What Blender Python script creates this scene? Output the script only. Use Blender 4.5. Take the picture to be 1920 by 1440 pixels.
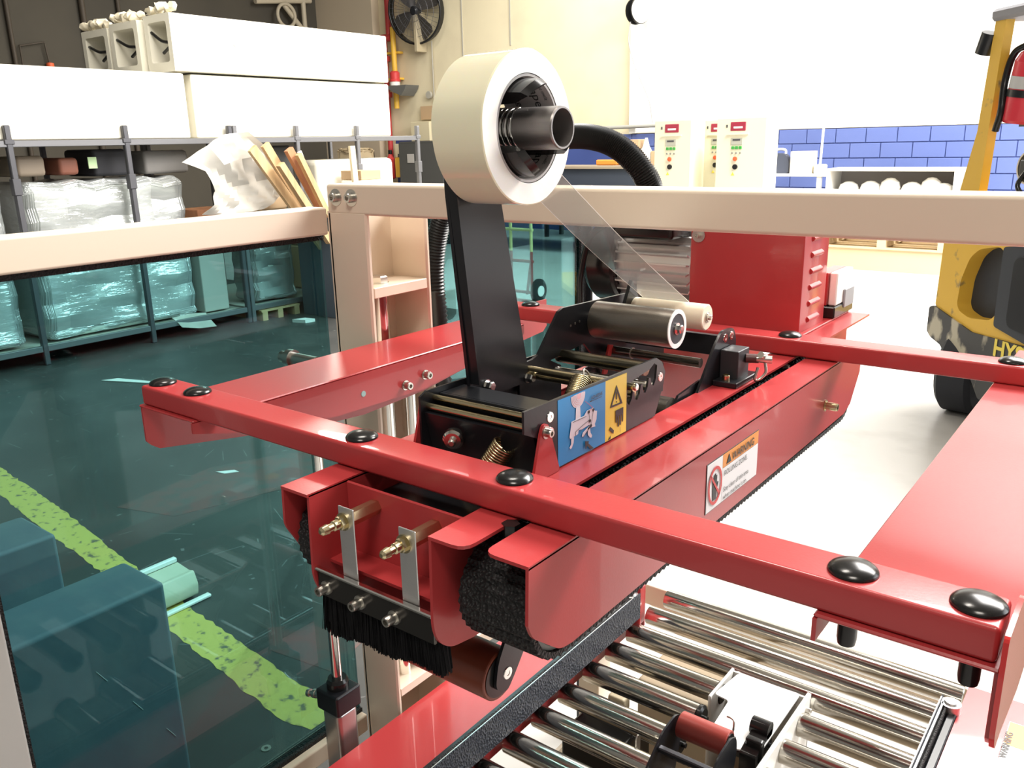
import bpy, bmesh, math, random
from mathutils import Vector as V, Matrix, geometry
random.seed(7)
PI = math.pi
for o in list(bpy.data.objects):
    bpy.data.objects.remove(o)
scn = bpy.context.scene
COL = scn.collection

# ------------------------------------------------------------------ camera
cd = bpy.data.cameras.new('camera')
cd.sensor_width = 36.0
cd.lens = 36.0 * 1590.094 / 1920.0
cd.clip_start = 0.02
cd.clip_end = 100
cam = bpy.data.objects.new('camera', cd)
COL.objects.link(cam)
Rc = Matrix(((0.79278203, -0.15020545, 0.59070718),
             (0.60910580, 0.23032588, -0.75890718),
             (-0.02206316, 0.96145115, 0.27408924)))
cam.matrix_world = Matrix.Translation((0, 0, 1.6)) @ Rc.to_4x4()
scn.camera = cam

# ------------------------------------------------------------------ world, lights, exposure
w = bpy.data.worlds.new('world')
scn.world = w
w.use_nodes = True
w.node_tree.nodes['Background'].inputs[0].default_value = (1.0, 0.95, 0.86, 1)
w.node_tree.nodes['Background'].inputs[1].default_value = 0.21
scn.view_settings.view_transform = 'Standard'
scn.view_settings.look = 'None'
scn.view_settings.gamma = 1.0
scn.view_settings.use_curve_mapping = False
scn.view_settings.exposure = 0.31


def area(name, loc, target, sx, sy, power, color):
    d = bpy.data.lights.new(name, 'AREA')
    d.shape = 'RECTANGLE'
    d.size, d.size_y = sx, sy
    d.energy = power
    d.color = color
    o = bpy.data.objects.new(name, d)
    COL.objects.link(o)
    o.location = loc
    o.rotation_euler = (V(target) - V(loc)).to_track_quat('-Z', 'Y').to_euler()
    return o


area('bay_fill_light', (1.85, 8.0, 6.3), (1.6, 7.9, 0), 5.5, 6.5, 2600, (1.0, 0.97, 0.93))  # unseen overhead source, added to blow out the right-hand bay
area('wall_fill_light', (-6.8, 10.6, 6.3), (-7.2, 11.8, 0), 4.0, 4.0, 430, (1.0, 0.97, 0.92))  # added fill that brightens the cream back wall, no fixture visible
area('dock_door_daylight', (5.6, 6.0, 2.6), (-2.0, 4.6, 0.6), 4.0, 4.2, 210, (0.93, 0.96, 1.0))
area('lamp_over_machine', (-1.6, 1.5, 5.6), (-0.9, 0.9, 0), 1.2, 0.5, 95, (1.0, 0.93, 0.84))
area('front_fill_light', (0.4, -1.2, 4.6), (-0.5, 0.7, 0.8), 1.2, 0.5, 55, (1.0, 0.92, 0.82))  # added fill from behind the camera for the machine's front faces
area('lamp_high_left', (-11.2, 9.6, 6.3), (-9.0, 7.0, 0), 1.3, 0.6, 160, (1.0, 0.93, 0.82))
area('rack_fill_light', (-5.0, 4.3, 4.0), (-7.0, 4.5, 1.9), 4.0, 0.8, 130, (1.0, 0.95, 0.86))  # invented light out of frame, whitens the cartons on the rack

# ------------------------------------------------------------------ materials
MATS = {}


def mat(name, col, rough=0.5, metal=0.0, bump=None, var=None, coat=0.0, spec=None, trans=0.0, ior=1.45,
        stretch=None, alpha=None, sss=0.0):
    """bump=(scale,strength,kind); var=(scale,colour2,amount,lo,hi)"""
    if name in MATS:
        return MATS[name]
    m = bpy.data.materials.new(name)
    m.use_nodes = True
    nt = m.node_tree
    b = nt.nodes['Principled BSDF']
    b.inputs['Base Color'].default_value = (*col, 1)
    b.inputs['Roughness'].default_value = rough
    b.inputs['Metallic'].default_value = metal
    b.inputs['Coat Weight'].default_value = coat
    b.inputs['Transmission Weight'].default_value = trans
    b.inputs['IOR'].default_value = ior
    if sss:
        b.inputs['Subsurface Weight'].default_value = sss
        b.inputs['Subsurface Radius'].default_value = (0.02, 0.015, 0.01)
    if spec is not None:
        b.inputs['Specular IOR Level'].default_value = spec
    if alpha is not None:
        b.inputs['Alpha'].default_value = alpha
    tc = nt.nodes.new('ShaderNodeTexCoord')
    src = tc.outputs['Object']
    if stretch:
        mp = nt.nodes.new('ShaderNodeMapping')
        mp.inputs['Scale'].default_value = stretch
        nt.links.new(src, mp.inputs['Vector'])
        src = mp.outputs['Vector']
    if var:
        n = nt.nodes.new('ShaderNodeTexNoise')
        n.inputs['Scale'].default_value = var[0]
        n.inputs['Detail'].default_value = 6
        nt.links.new(src, n.inputs['Vector'])
        r = nt.nodes.new('ShaderNodeMapRange')
        r.inputs['From Min'].default_value = var[3]
        r.inputs['From Max'].default_value = var[4]
        r.inputs['To Max'].default_value = var[2]
        nt.links.new(n.outputs['Fac'], r.inputs['Value'])
        mx = nt.nodes.new('ShaderNodeMix')
        mx.data_type = 'RGBA'
        mx.inputs['A'].default_value = (*col, 1)
        mx.inputs['B'].default_value = (*var[1], 1)
        nt.links.new(r.outputs['Result'], mx.inputs['Factor'])
        nt.links.new(mx.outputs['Result'], b.inputs['Base Color'])
    if bump:
        kind = bump[2] if len(bump) > 2 else 'noise'
        if kind == 'noise':
            n = nt.nodes.new('ShaderNodeTexNoise')
            n.inputs['Detail'].default_value = 3
            out = n.outputs['Fac']
        elif kind == 'voronoi':
            n = nt.nodes.new('ShaderNodeTexVoronoi')
            out = n.outputs['Distance']
        else:
            n = nt.nodes.new('ShaderNodeTexChecker')
            out = n.outputs['Fac']
        n.inputs['Scale'].default_value = bump[0]
        nt.links.new(src, n.inputs['Vector'])
        bp = nt.nodes.new('ShaderNodeBump')
        bp.inputs['Strength'].default_value = bump[1]
        bp.inputs['Distance'].default_value = bump[3] if len(bump) > 3 else 0.002
        nt.links.new(out, bp.inputs['Height'])
        nt.links.new(bp.outputs['Normal'], b.inputs['Normal'])
    MATS[name] = m
    return m


def sheet_glass(name, col, gloss=0.06, rough=0.0, milk=0.0, milkcol=(1, 1, 1), crinkle=None):
    m = bpy.data.materials.new(name)
    m.use_nodes = True
    nt = m.node_tree
    nt.nodes.clear()
    out = nt.nodes.new('ShaderNodeOutputMaterial')
    t = nt.nodes.new('ShaderNodeBsdfTransparent')
    t.inputs[0].default_value = (*col, 1)
    g = nt.nodes.new('ShaderNodeBsdfGlossy')
    g.inputs['Roughness'].default_value = rough
    fr = nt.nodes.new('ShaderNodeFresnel')
    fr.inputs['IOR'].default_value = 1.45
    ml = nt.nodes.new('ShaderNodeMath')
    ml.operation = 'MULTIPLY'
    ml.inputs[1].default_value = gloss / 0.05
    nt.links.new(fr.outputs[0], ml.inputs[0])
    mx = nt.nodes.new('ShaderNodeMixShader')
    nt.links.new(ml.outputs[0], mx.inputs[0])
    nt.links.new(t.outputs[0], mx.inputs[1])
    nt.links.new(g.outputs[0], mx.inputs[2])
    last = mx
    if milk:
        d = nt.nodes.new('ShaderNodeBsdfDiffuse')
        d.inputs[0].default_value = (*milkcol, 1)
        m2 = nt.nodes.new('ShaderNodeMixShader')
        m2.inputs[0].default_value = milk
        nt.links.new(mx.outputs[0], m2.inputs[1])
        nt.links.new(d.outputs[0], m2.inputs[2])
        last = m2
    if crinkle:
        tc = nt.nodes.new('ShaderNodeTexCoord')
        mp = nt.nodes.new('ShaderNodeMapping')
        mp.inputs['Scale'].default_value = crinkle[2]
        n = nt.nodes.new('ShaderNodeTexNoise')
        n.inputs['Scale'].default_value = crinkle[0]
        n.inputs['Detail'].default_value = 4
        bp = nt.nodes.new('ShaderNodeBump')
        bp.inputs['Strength'].default_value = crinkle[1]
        bp.inputs['Distance'].default_value = 0.02
        nt.links.new(tc.outputs['Object'], mp.inputs[0])
        nt.links.new(mp.outputs[0], n.inputs['Vector'])
        nt.links.new(n.outputs['Fac'], bp.inputs['Height'])
        nt.links.new(bp.outputs[0], g.inputs['Normal'])
    nt.links.new(last.outputs[0], out.inputs[0])
    MATS[name] = m
    return m


RED = mat('red_powder_coat', (0.43, 0.042, 0.045), 0.28, bump=(420, 0.10, 'noise', 0.0006), coat=0.2)
CREAM = mat('cream_powder_coat', (0.82, 0.70, 0.56), 0.32, bump=(300, 0.06, 'noise', 0.0006))
BLACKM = mat('black_coated_steel', (0.012, 0.013, 0.016), 0.28, bump=(350, 0.08, 'noise', 0.0005))
BLACKP = mat('black_plastic', (0.012, 0.012, 0.012), 0.22)
RUBBER = mat('black_rubber', (0.008, 0.008, 0.009), 0.6, bump=(300, 1.0, 'voronoi', 0.003))
KNIT = mat('knit_belt', (0.020, 0.026, 0.040), 0.5, bump=(230, 1.0, 'voronoi', 0.004), stretch=(1, 1.25, 0.8))
BRIST = mat('black_bristle', (0.004, 0.004, 0.005), 0.75, spec=0.2)
CHROME = mat('chrome_steel', (0.78, 0.76, 0.72), 0.14, 1.0)
ROLLC = mat('zinc_roller', (0.50, 0.475, 0.43), 0.16, 1.0)
STEEL = mat('zinc_steel', (0.62, 0.60, 0.55), 0.3, 1.0)
YSTEEL = mat('yellow_zinc_steel', (0.62, 0.53, 0.33), 0.26, 1.0)
ALU = mat('brushed_aluminium', (0.72, 0.72, 0.72), 0.38, 1.0, bump=(200, 0.15), stretch=(1, 1, 12))
KNURL = mat('knurled_aluminium', (0.25, 0.23, 0.20), 0.30, 0.8, bump=(900, 1.0, 'checker', 0.0006))
TUBEK = mat('knurled_grey_tube', (0.30, 0.28, 0.27), 0.38, 0.75, bump=(900, 1.0, 'checker', 0.0006))
NYLON = mat('white_nylon', (0.86, 0.78, 0.62), 0.3, sss=0.3)
WHITEP = mat('white_plastic', (0.85, 0.84, 0.8), 0.4)
BROWNR = mat('brown_urethane', (0.20, 0.045, 0.022), 0.3)
REDR = mat('red_urethane', (0.30, 0.045, 0.035), 0.35)
TAPE = mat('clear_tape_roll', (0.97, 0.90, 0.68), 0.12, coat=0.6, sss=0.5, bump=(3.0, 0.05, 'noise', 0.01))
TAPEF = mat('tape_roll_side', (0.99, 0.97, 0.90), 0.3, sss=0.5)
CARDG = mat('grey_card_core', (0.42, 0.40, 0.39), 0.6)
TINT = sheet_glass('tinted_guard_glass', (0.45, 0.68, 0.695), 0.02)
FILM = sheet_glass('clear_tape_film', (0.86, 0.85, 0.82), 0.14, 0.05, 0.12)
BLUEL = mat('label_blue', (0.015, 0.27, 0.62), 0.35)
YELL = mat('label_yellow', (0.86, 0.68, 0.10), 0.35)
WHITEL = mat('label_white', (0.80, 0.80, 0.82), 0.4)
ORANGEL = mat('label_orange', (0.75, 0.28, 0.05), 0.4)
REDL = mat('label_red', (0.60, 0.05, 0.05), 0.4)
BLACKL = mat('label_black', (0.015, 0.015, 0.015), 0.4)
PINKL = mat('label_pink', (0.80, 0.50, 0.55), 0.4)
PALEL = mat('label_pale', (0.74, 0.76, 0.84), 0.4)
FLOORM = mat('pale_concrete_floor', (0.46, 0.45, 0.43), 0.34, var=(3.5, (0.36, 0.35, 0.33), 0.8, 0.5, 0.75),
             bump=(30, 0.12, 'noise', 0.002))

# ------------------------------------------------------------------ mesh helpers
WL = {}          # world location of every object, by name
BV = set()       # bevelled boxes: face-weighted normals keep the flats flat
SM = set()       # meshes made of swept tubes: shaded smooth all round


def base_off(bm):
    xs = [v.co for v in bm.verts]
    lo = V((min(c.x for c in xs), min(c.y for c in xs), min(c.z for c in xs)))
    hi = V((max(c.x for c in xs), max(c.y for c in xs), max(c.z for c in xs)))
    return V(((lo.x + hi.x) / 2, (lo.y + hi.y) / 2, lo.z))


def tag(o, label=None, cat=None, group=None, kind=None):
    if label:
        o['label'] = label
    if cat:
        o['category'] = cat
    if group:
        o['group'] = group
    if kind:
        o['kind'] = kind
    return o


def mk(name, bm, m, parent=None, smooth=True, ang=20, **kw):
    if id(bm) in SM:
        ang = max(ang, 62)
        SM.discard(id(bm))
    bv = id(bm) in BV and len(bm.faces) < 200
    BV.discard(id(bm))
    c = base_off(bm)
    bmesh.ops.translate(bm, verts=bm.verts, vec=-c)
    bmesh.ops.recalc_face_normals(bm, faces=bm.faces)
    me = bpy.data.meshes.new(name)
    bm.to_mesh(me)
    bm.free()
    ms = m if isinstance(m, (list, tuple)) else [m]
    for x in ms:
        me.materials.append(x)
    if smooth:
        me.polygons.foreach_set('use_smooth', [True] * len(me.polygons))
        if bv:
            vn = [V((0, 0, 0)) for _ in me.vertices]
            for f in me.polygons:
                for vi in f.vertices:
                    vn[vi] += f.normal * f.area
            me.normals_split_custom_set_from_vertices([n.normalized() for n in vn])
        else:
            me.set_sharp_from_angle(angle=math.radians(ang))
    o = bpy.data.objects.new(name, me)
    COL.objects.link(o)
    WL[o.name] = c
    if parent:
        o.parent = parent
        o.location = c - WL[parent.name]
    else:
        o.location = c
    return tag(o, **kw)


def empty(name, loc, label, cat, group=None):
    o = bpy.data.objects.new(name, None)
    COL.objects.link(o)
    o.location = loc
    o.empty_display_size = 0.05
    WL[o.name] = V(loc)
    return tag(o, label, cat, group)


def dup(root, d, parent=None, label=None):
    r = root.copy()
    COL.objects.link(r)
    if parent is None or True:
        r.location = root.location + V(d)
    WL[r.name] = WL[root.name] + V(d)
    if parent:
        r.parent = parent
    if label:
        r['label'] = label
    for ch in list(root.children):
        c = ch.copy()
        COL.objects.link(c)
        c.parent = r
        WL[c.name] = WL[ch.name] + V(d)
        for g in ch.children:
            e = g.copy()
            COL.objects.link(e)
            e.parent = c
            WL[e.name] = WL[g.name] + V(d)
    return r


def B():
    return bmesh.new()


def bx(x0, x1, y0, y1, z0, z1, bev=0.0, seg=2, bm=None):
    t = bmesh.new()
    bmesh.ops.create_cube(t, size=1.0)
    for v in t.verts:
        v.co = V(((x0 + x1) / 2 + v.co.x * (x1 - x0), (y0 + y1) / 2 + v.co.y * (y1 - y0),
                  (z0 + z1) / 2 + v.co.z * (z1 - z0)))
    if bev:
        bmesh.ops.bevel(t, geom=list(t.edges), offset=bev, segments=seg, affect='EDGES', profile=0.5)
        if bm is None and seg > 1:
            BV.add(id(t))
    return join(bm, t) if bm is not None else t


def join(bm, t):
    me = bpy.data.meshes.new('tmp')
    t.to_mesh(me)
    t.free()
    bm.from_mesh(me)
    bpy.data.meshes.remove(me)
    return bm


def frame_of(d):
    d = d.normalized()
    a = V((0, 0, 1)) if abs(d.z) < 0.9 else V((1, 0, 0))
    u = d.cross(a).normalized()
    return u, d.cross(u).normalized()


def lathe(p0, d, prof, n=24, bm=None, close=True):
    """prof: list of (radius, distance along d)"""
    bm = bm if bm is not None else bmesh.new()
    n = n if n <= 6 else max(n, 20)
    p0, d = V(p0), V(d).normalized()
    u, v = frame_of(d)
    rings = []
    for r, h in prof:
        if r < 1e-6:
            rings.append([bm.verts.new(p0 + d * h)])
        else:
            rings.append([bm.verts.new(p0 + d * h + (u * math.cos(2 * PI * i / n) + v * math.sin(2 * PI * i / n)) * r)
                          for i in range(n)])
    for a, b in zip(rings, rings[1:]):
        for i in range(n):
            j = (i + 1) % n
            q = []
            for x in (a[i % len(a)], a[j % len(a)], b[j % len(b)], b[i % len(b)]):
                if x not in q:
                    q.append(x)
            if len(q) > 2:
                bm.faces.new(q)
    if close:
        for r in (rings[0], rings[-1]):
            if len(r) > 2:
                bm.faces.new(r)
    return bm


def cyl(p0, p1, r, n=20, bm=None, r2=None, bev=0.0):
    d = V(p1) - V(p0)
    L = d.length
    r2 = r if r2 is None else r2
    if bev:
        return lathe(p0, d, [(r - bev, 0), (r, bev), (r2, L - bev), (r2 - bev, L)], n, bm)
    return lathe(p0, d, [(r, 0), (r2, L)], n, bm)


def tube(pts, r, n=10, bm=None, closed=False, rf=None, squash=None):
    bm = bm if bm is not None else bmesh.new()
    SM.add(id(bm))
    pts = [V(p) for p in pts]
    rings = []
    u = None
    N = len(pts)
    for i, p in enumerate(pts):
        if closed:
            d = pts[(i + 1) % N] - pts[i - 1]
        else:
            d = pts[min(i + 1, N - 1)] - pts[max(i - 1, 0)]
        d.normalize()
        if u is None:
            u, v = frame_of(d)
        else:
            u = (u - d * u.dot(d)).normalized()
            v = d.cross(u)
        rr = rf(i) if rf else r
        rings.append([bm.verts.new(p + (u * math.cos(2 * PI * k / n) + v * math.sin(2 * PI * k / n)) * rr)
                      for k in range(n)])
    m = N if closed else N - 1
    for i in range(m):
        a, b = rings[i], rings[(i + 1) % N]
        for k in range(n):
            j = (k + 1) % n
            bm.faces.new((a[k], a[j], b[j], b[k]))
    if not closed:
        bm.faces.new(rings[0])
        bm.faces.new(rings[-1])
    return bm


def bez(pts, n=12):
    """Catmull-Rom through points"""
    P = [V(p) for p in pts]
    P = [P[0] * 2 - P[1]] + P + [P[-1] * 2 - P[-2]]
    out = []
    for i in range(1, len(P) - 2):
        for k in range(n):
            t = k / n
            a, b, c, d = P[i - 1], P[i], P[i + 1], P[i + 2]
            out.append(0.5 * ((2 * b) + (c - a) * t + (2 * a - 5 * b + 4 * c - d) * t * t + (3 * b - a - 3 * c + d) * t ** 3))
    out.append(P[-2])
    return out


def to3(axis, a, p):
    return V((a, p[0], p[1])) if axis == 'x' else V((p[0], a, p[1])) if axis == 'y' else V((p[0], p[1], a))


def rnd(poly, r, n=4, which=None):
    """round the corners of a 2D polygon"""
    out = []
    N = len(poly)
    for i, p in enumerate(poly):
        p = V(p)
        rr = r if which is None or i in which else 0
        if rr == 0:
            out.append(tuple(p))
            continue
        a, b = V(poly[i - 1]) - p, V(poly[(i + 1) % N]) - p
        rr = min(rr, a.length * 0.45, b.length * 0.45)
        s, e = p + a.normalized() * rr, p + b.normalized() * rr
        for k in range(n + 1):
            t = k / n
            out.append(tuple(s * (1 - t) ** 2 + p * 2 * t * (1 - t) + e * t * t))
    return out


def prism(poly, axis, a, b, holes=(), bm=None):
    bm = bm if bm is not None else bmesh.new()
    loops = [list(poly)] + [list(h) for h in holes]
    tris = geometry.tessellate_polygon([[V((p[0], p[1], 0)) for p in l] for l in loops])
    flat = [p for l in loops for p in l]
    va = [bm.verts.new(to3(axis, a, p)) for p in flat]
    vb = [bm.verts.new(to3(axis, b, p)) for p in flat]
    if len(loops) == 1:
        bm.faces.new(va)
        bm.faces.new(vb)
    else:
        for t in tris:
            try:
                bm.faces.new([va[i] for i in t])
                bm.faces.new([vb[i] for i in t])
            except ValueError:
                pass
    k = 0
    for l in loops:
        n = len(l)
        for i in range(n):
            j = (i + 1) % n
            bm.faces.new((va[k + i], va[k + j], vb[k + j], vb[k + i]))
        k += n
    return bm


def circ(cx, cy, r, n=20, r2=None, a0=0):
    r2 = r2 or r
    return [(cx + r * math.cos(a0 + 2 * PI * i / n), cy + r2 * math.sin(a0 + 2 * PI * i / n)) for i in range(n)]


def flat(poly, O, u, v, th=0.0004, holes=(), bm=None):
    """thin plate in the plane (O,u,v), offset outward along n=u x v"""
    bm = bm if bm is not None else bmesh.new()
    O, u, v = V(O), V(u), V(v)
    n = u.cross(v).normalized()
    loops = [list(poly)] + [list(h) for h in holes]
    tris = geometry.tessellate_polygon([[V((p[0], p[1], 0)) for p in l] for l in loops])
    fl = [p for l in loops for p in l]
    va = [bm.verts.new(O + u * p[0] + v * p[1]) for p in fl]
    vb = [bm.verts.new(O + u * p[0] + v * p[1] + n * th) for p in fl]
    for t in tris:
        bm.faces.new([va[i] for i in t])
        bm.faces.new([vb[i] for i in t])
    k = 0
    for l in loops:
        m = len(l)
        for i in range(m):
            j = (i + 1) % m
            bm.faces.new((va[k + i], va[k + j], vb[k + j], vb[k + i]))
        k += m
    return bm


def text(s, size, O, u, v, m, parent, name='lettering', th=0.0004, spacing=1.0, bold=0.0, shear=0.0, center=False):
    c = bpy.data.curves.new('txt', 'FONT')
    c.body = s
    c.size = size
    c.extrude = 0
    c.space_character = spacing
    c.offset = bold
    c.shear = shear
    c.resolution_u = 3
    if center:
        c.align_x = 'CENTER'
    o = bpy.data.objects.new('txt', c)
    COL.objects.link(o)
    me = bpy.data.meshes.new_from_object(o.evaluated_get(bpy.context.evaluated_depsgraph_get()))
    bpy.data.objects.remove(o)
    bm = bmesh.new()
    bm.from_mesh(me)
    bpy.data.meshes.remove(me)
    O, u, v = V(O), V(u).normalized(), V(v).normalized()
    n = u.cross(v).normalized()
    for q in bm.verts:
        q.co = O + u * q.co.x + v * q.co.y + n * th
    return mk(name, bm, m, parent, smooth=False)


def hexbolt(p, d, r, h, bm=None, washer=0.0, socket=True):
    """socket head or hex bolt head along d from p"""
    bm = bm if bm is not None else bmesh.new()
    z = 0
    if washer:
        lathe(p, d, [(washer, 0), (washer, 0.0012)], 20, bm)
        z = 0.0012
    if socket:
        lathe(V(p) + V(d).normalized() * z, d, [(r, 0), (r, h * 0.85), (r * 0.9, h), (r * 0.52, h), (r * 0.5, h * 0.4),
                                                (0, h * 0.4)], 18, bm, close=False)
    else:
        lathe(V(p) + V(d).normalized() * z, d, [(r, 0), (r, h * 0.8), (r * 0.85, h), (0, h)], 6, bm)
    return bm


def dome(p, r, h, bm=None, d=(0, 0, 1)):
    pr = [(r * 0.93, 0), (r, h * 0.12)] + [(r * math.cos(t * PI / 16), h * (0.12 + 0.88 * math.sin(t * PI / 16)))
                                           for t in range(1, 8)] + [(0, h)]
    return lathe(p, d, pr, 32, bm)


def spring(p0, p1, r, wire, turns, bm=None, r2=None, n=6):
    p0, p1 = V(p0), V(p1)
    d = p1 - p0
    u, v = frame_of(d)
    r2 = r if r2 is None else r2
    N = int(turns * 14)
    pts = [p0 + d * (i / N) + (u * math.cos(2 * PI * turns * i / N) + v * math.sin(2 * PI * turns * i / N)) *
           (r + (r2 - r) * i / N) for i in range(N + 1)]
    return tube(pts, wire, n, bm)


# ================================================================== SETTING
fl0 = mk('floor', bx(-16, 6, -2.0, 13.6, -0.12, 0), FLOORM, smooth=False, kind='structure')
DARKFL = mat('dark_floor_surface', (0.040, 0.042, 0.040), 0.5, var=(2.2, (0.070, 0.070, 0.066), 0.9, 0.45, 0.72),
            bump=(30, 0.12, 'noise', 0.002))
mk('dark_floor_area', prism([(-15.3, -2.0), (-1.25, -2.0), (-1.25, 2.0), (-2.3, 2.6), (-2.6, 6.3), (-15.3, 6.3)], 'z', 0.0, 0.0004), DARKFL, fl0, smooth=False, label='darker floor area on the left')  # left part of the floor overlaid in a darker tone
SCUFF = mat('pale_floor_scuff', (0.17, 0.17, 0.165), 0.6)
bmv = B()
for i in range(1400):
    x, y = random.uniform(-7.5, -1.4), random.uniform(0.3, 6.2)
    a, L, w_ = random.uniform(0, PI), random.choice((0.008, 0.012, 0.02, 0.05, 0.12)) * random.uniform(0.6, 1.5), random.uniform(0.005, 0.014)
    if L > 0.04:
        w_ = 0.004
    c_, s_ = math.cos(a), math.sin(a)
    bmv.faces.new([bmv.verts.new((x + c_ * u_ * L - s_ * v_ * w_, y + s_ * u_ * L + c_ * v_ * w_, 0.0008)) for u_, v_ in ((-.5, -.5), (.4, -.6), (.5, .5), (-.4, .4))])
mk('floor_scuffs', bmv, SCUFF, fl0, smooth=False, kind='stuff')
WCREAM = mat('cream_wall_paint', (0.74, 0.66, 0.46), 0.7, var=(2.0, (0.62, 0.54, 0.38), 0.5, 0.5, 0.8))
WWHITE = mat('white_wall_paint', (0.85, 0.85, 0.80), 0.6)
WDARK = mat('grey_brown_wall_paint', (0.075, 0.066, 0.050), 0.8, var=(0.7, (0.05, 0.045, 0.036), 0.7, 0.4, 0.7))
BLUEW = mat('blue_block_paint', (0.12, 0.165, 0.40), 0.45, var=(2.0, (0.12, 0.17, 0.42), 0.6, 0.4, 0.7),
            bump=(60, 0.3, 'noise', 0.003))
MORT = mat('blue_mortar_paint', (0.05, 0.08, 0.26), 0.6)
wb = mk('wall_back', bx(-15.6, 6, 13.3, 13.55, 0, 6.6), WCREAM, smooth=False, kind='structure')
mk('upper_panel', bx(-7.56, 6, 13.27, 13.3, 1.7, 6.6), WWHITE, wb, label='white painted upper wall panel')
bmv = bx(-13.3, 6, 13.28, 13.3, 0, 1.69)
mk('wainscot', bmv, MORT, wb, label='blue painted lower wall band')
# visible painted blocks of the wainscot
protos = {}
bw, bh = 0.43, 0.215
k = 0
for r in range(5):
    z0 = 0.62 + r * bh
    for c in range(-1, 15):
        x0 = -7.6 + c * bw + (bw / 2 if r % 2 else 0)
        x1 = x0 + bw
        z1 = min(z0 + bh, 1.69)
        if z1 - z0 < 0.03:
            continue
        key = round(z1 - z0, 3)
        if key not in protos:
            o = mk('brick', bx(x0 + 0.006, x1 - 0.006, 13.262, 13.285, z0 + 0.006, z1 - 0.006, 0.004, 1), BLUEW, wb)
            protos[key] = (o, x0, z0)
        else:
            p, px_, pz_ = protos[key]
            dup(p, (x0 - px_, random.uniform(-0.002, 0.002), z0 - pz_), wb)
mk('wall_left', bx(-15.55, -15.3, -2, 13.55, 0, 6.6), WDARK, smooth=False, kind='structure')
CEIL = mat('ceiling_paint', (0.28, 0.26, 0.23), 0.8)
mk('ceiling', bx(-15.6, 6, -2, 13.55, 6.6, 6.75), CEIL, smooth=False, kind='structure')
# wall pilaster joints on the back wall and left wall ribs
JOINT = mat('wall_joint', (0.42, 0.40, 0.34), 0.6)
for x, z0 in ((-11.36, 2.1), (-10.2, 3.32)):
    mk('expansion_joint', bx(x - 0.012, x + 0.012, 13.285, 13.305, z0, 6.5), JOINT, wb)
mk('pilaster', bx(-15.3, -13.6, 13.1, 13.3, 0, 6.6), mat('beige_wall', (0.55, 0.46, 0.34), 0.7), wb)
mk('pilaster', bx(-7.62, -7.5, 13.2, 13.28, 1.7, 6.6), WWHITE, wb)

# yellow floor line (paint), slightly worn
YL = mat('worn_yellow_floor_paint', (0.62, 0.50, 0.12), 0.6,
         var=(26, (0.10, 0.10, 0.085), 0.9, 0.56, 0.66))
TP = [(-15.2, 2.60), (-8.0, 1.97), (-4.76, 1.664), (-3.868, 1.584), (-3.196, 1.501), (-2.578, 1.438), (-2.059, 1.391), (-1.760, 1.375)]
BP = [(-15.2, 2.44), (-8.0, 1.82), (-4.352, 1.497), (-4.048, 1.459), (-3.202, 1.386), (-2.51, 1.305), (-2.192, 1.271), (-1.740, 1.222)]


def along(P, x):
    for p, q in zip(P, P[1:]):
        if x <= q[0]:
            return p[1] + (q[1] - p[1]) * (x - p[0]) / (q[0] - p[0])
    return P[-1][1]


bmv = B()
prev = None
for i in range(420):
    x = -15.2 + i * (15.2 - 1.735) / 419
    e_ = 0.006 if i < 416 else 0.006 + (i - 416) * 0.012
    yt, yb = along(TP, x) + random.uniform(-0.008, 0.004) - (e_ - 0.006), along(BP, x) + random.uniform(-0.004, 0.008) + (e_ - 0.006)
    cur = (bmv.verts.new((x, yb, 0.0012)), bmv.verts.new((x, yt, 0.0012)))
    if prev:
        bmv.faces.new((prev[0], cur[0], cur[1], prev[1]))
    prev = cur
tag(mk('floor_line', bmv, YL, smooth=False), kind='structure')
REDW = mat('faded_red_floor_paint', (0.12, 0.060, 0.055), 0.5, var=(9, (0.065, 0.065, 0.062), 1.0, 0.46, 0.60))
mk('red_floor_line', prism([(-3.72, 1.75), (-3.40, 1.85), (-3.20, 2.50), (-3.40, 2.95), (-3.65, 2.65), (-3.80, 2.30)], 'z', 0.0005, 0.0011), REDW, smooth=False, kind='structure')
mk('red_floor_line', prism([(-2.28, 1.52), (-2.18, 1.62), (-1.95, 1.66), (-1.90, 1.48), (-2.16, 1.44)], 'z', 0.0005, 0.0011), REDW, smooth=False, kind='structure')

# ================================================================== MACHINE: main frame (fixed)
mf = empty('machine_frame', (-0.516, 0.99, 0.0),
           'cream steel frame of the sealing machine with tinted guard panels and cross beam', 'machine frame')


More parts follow.
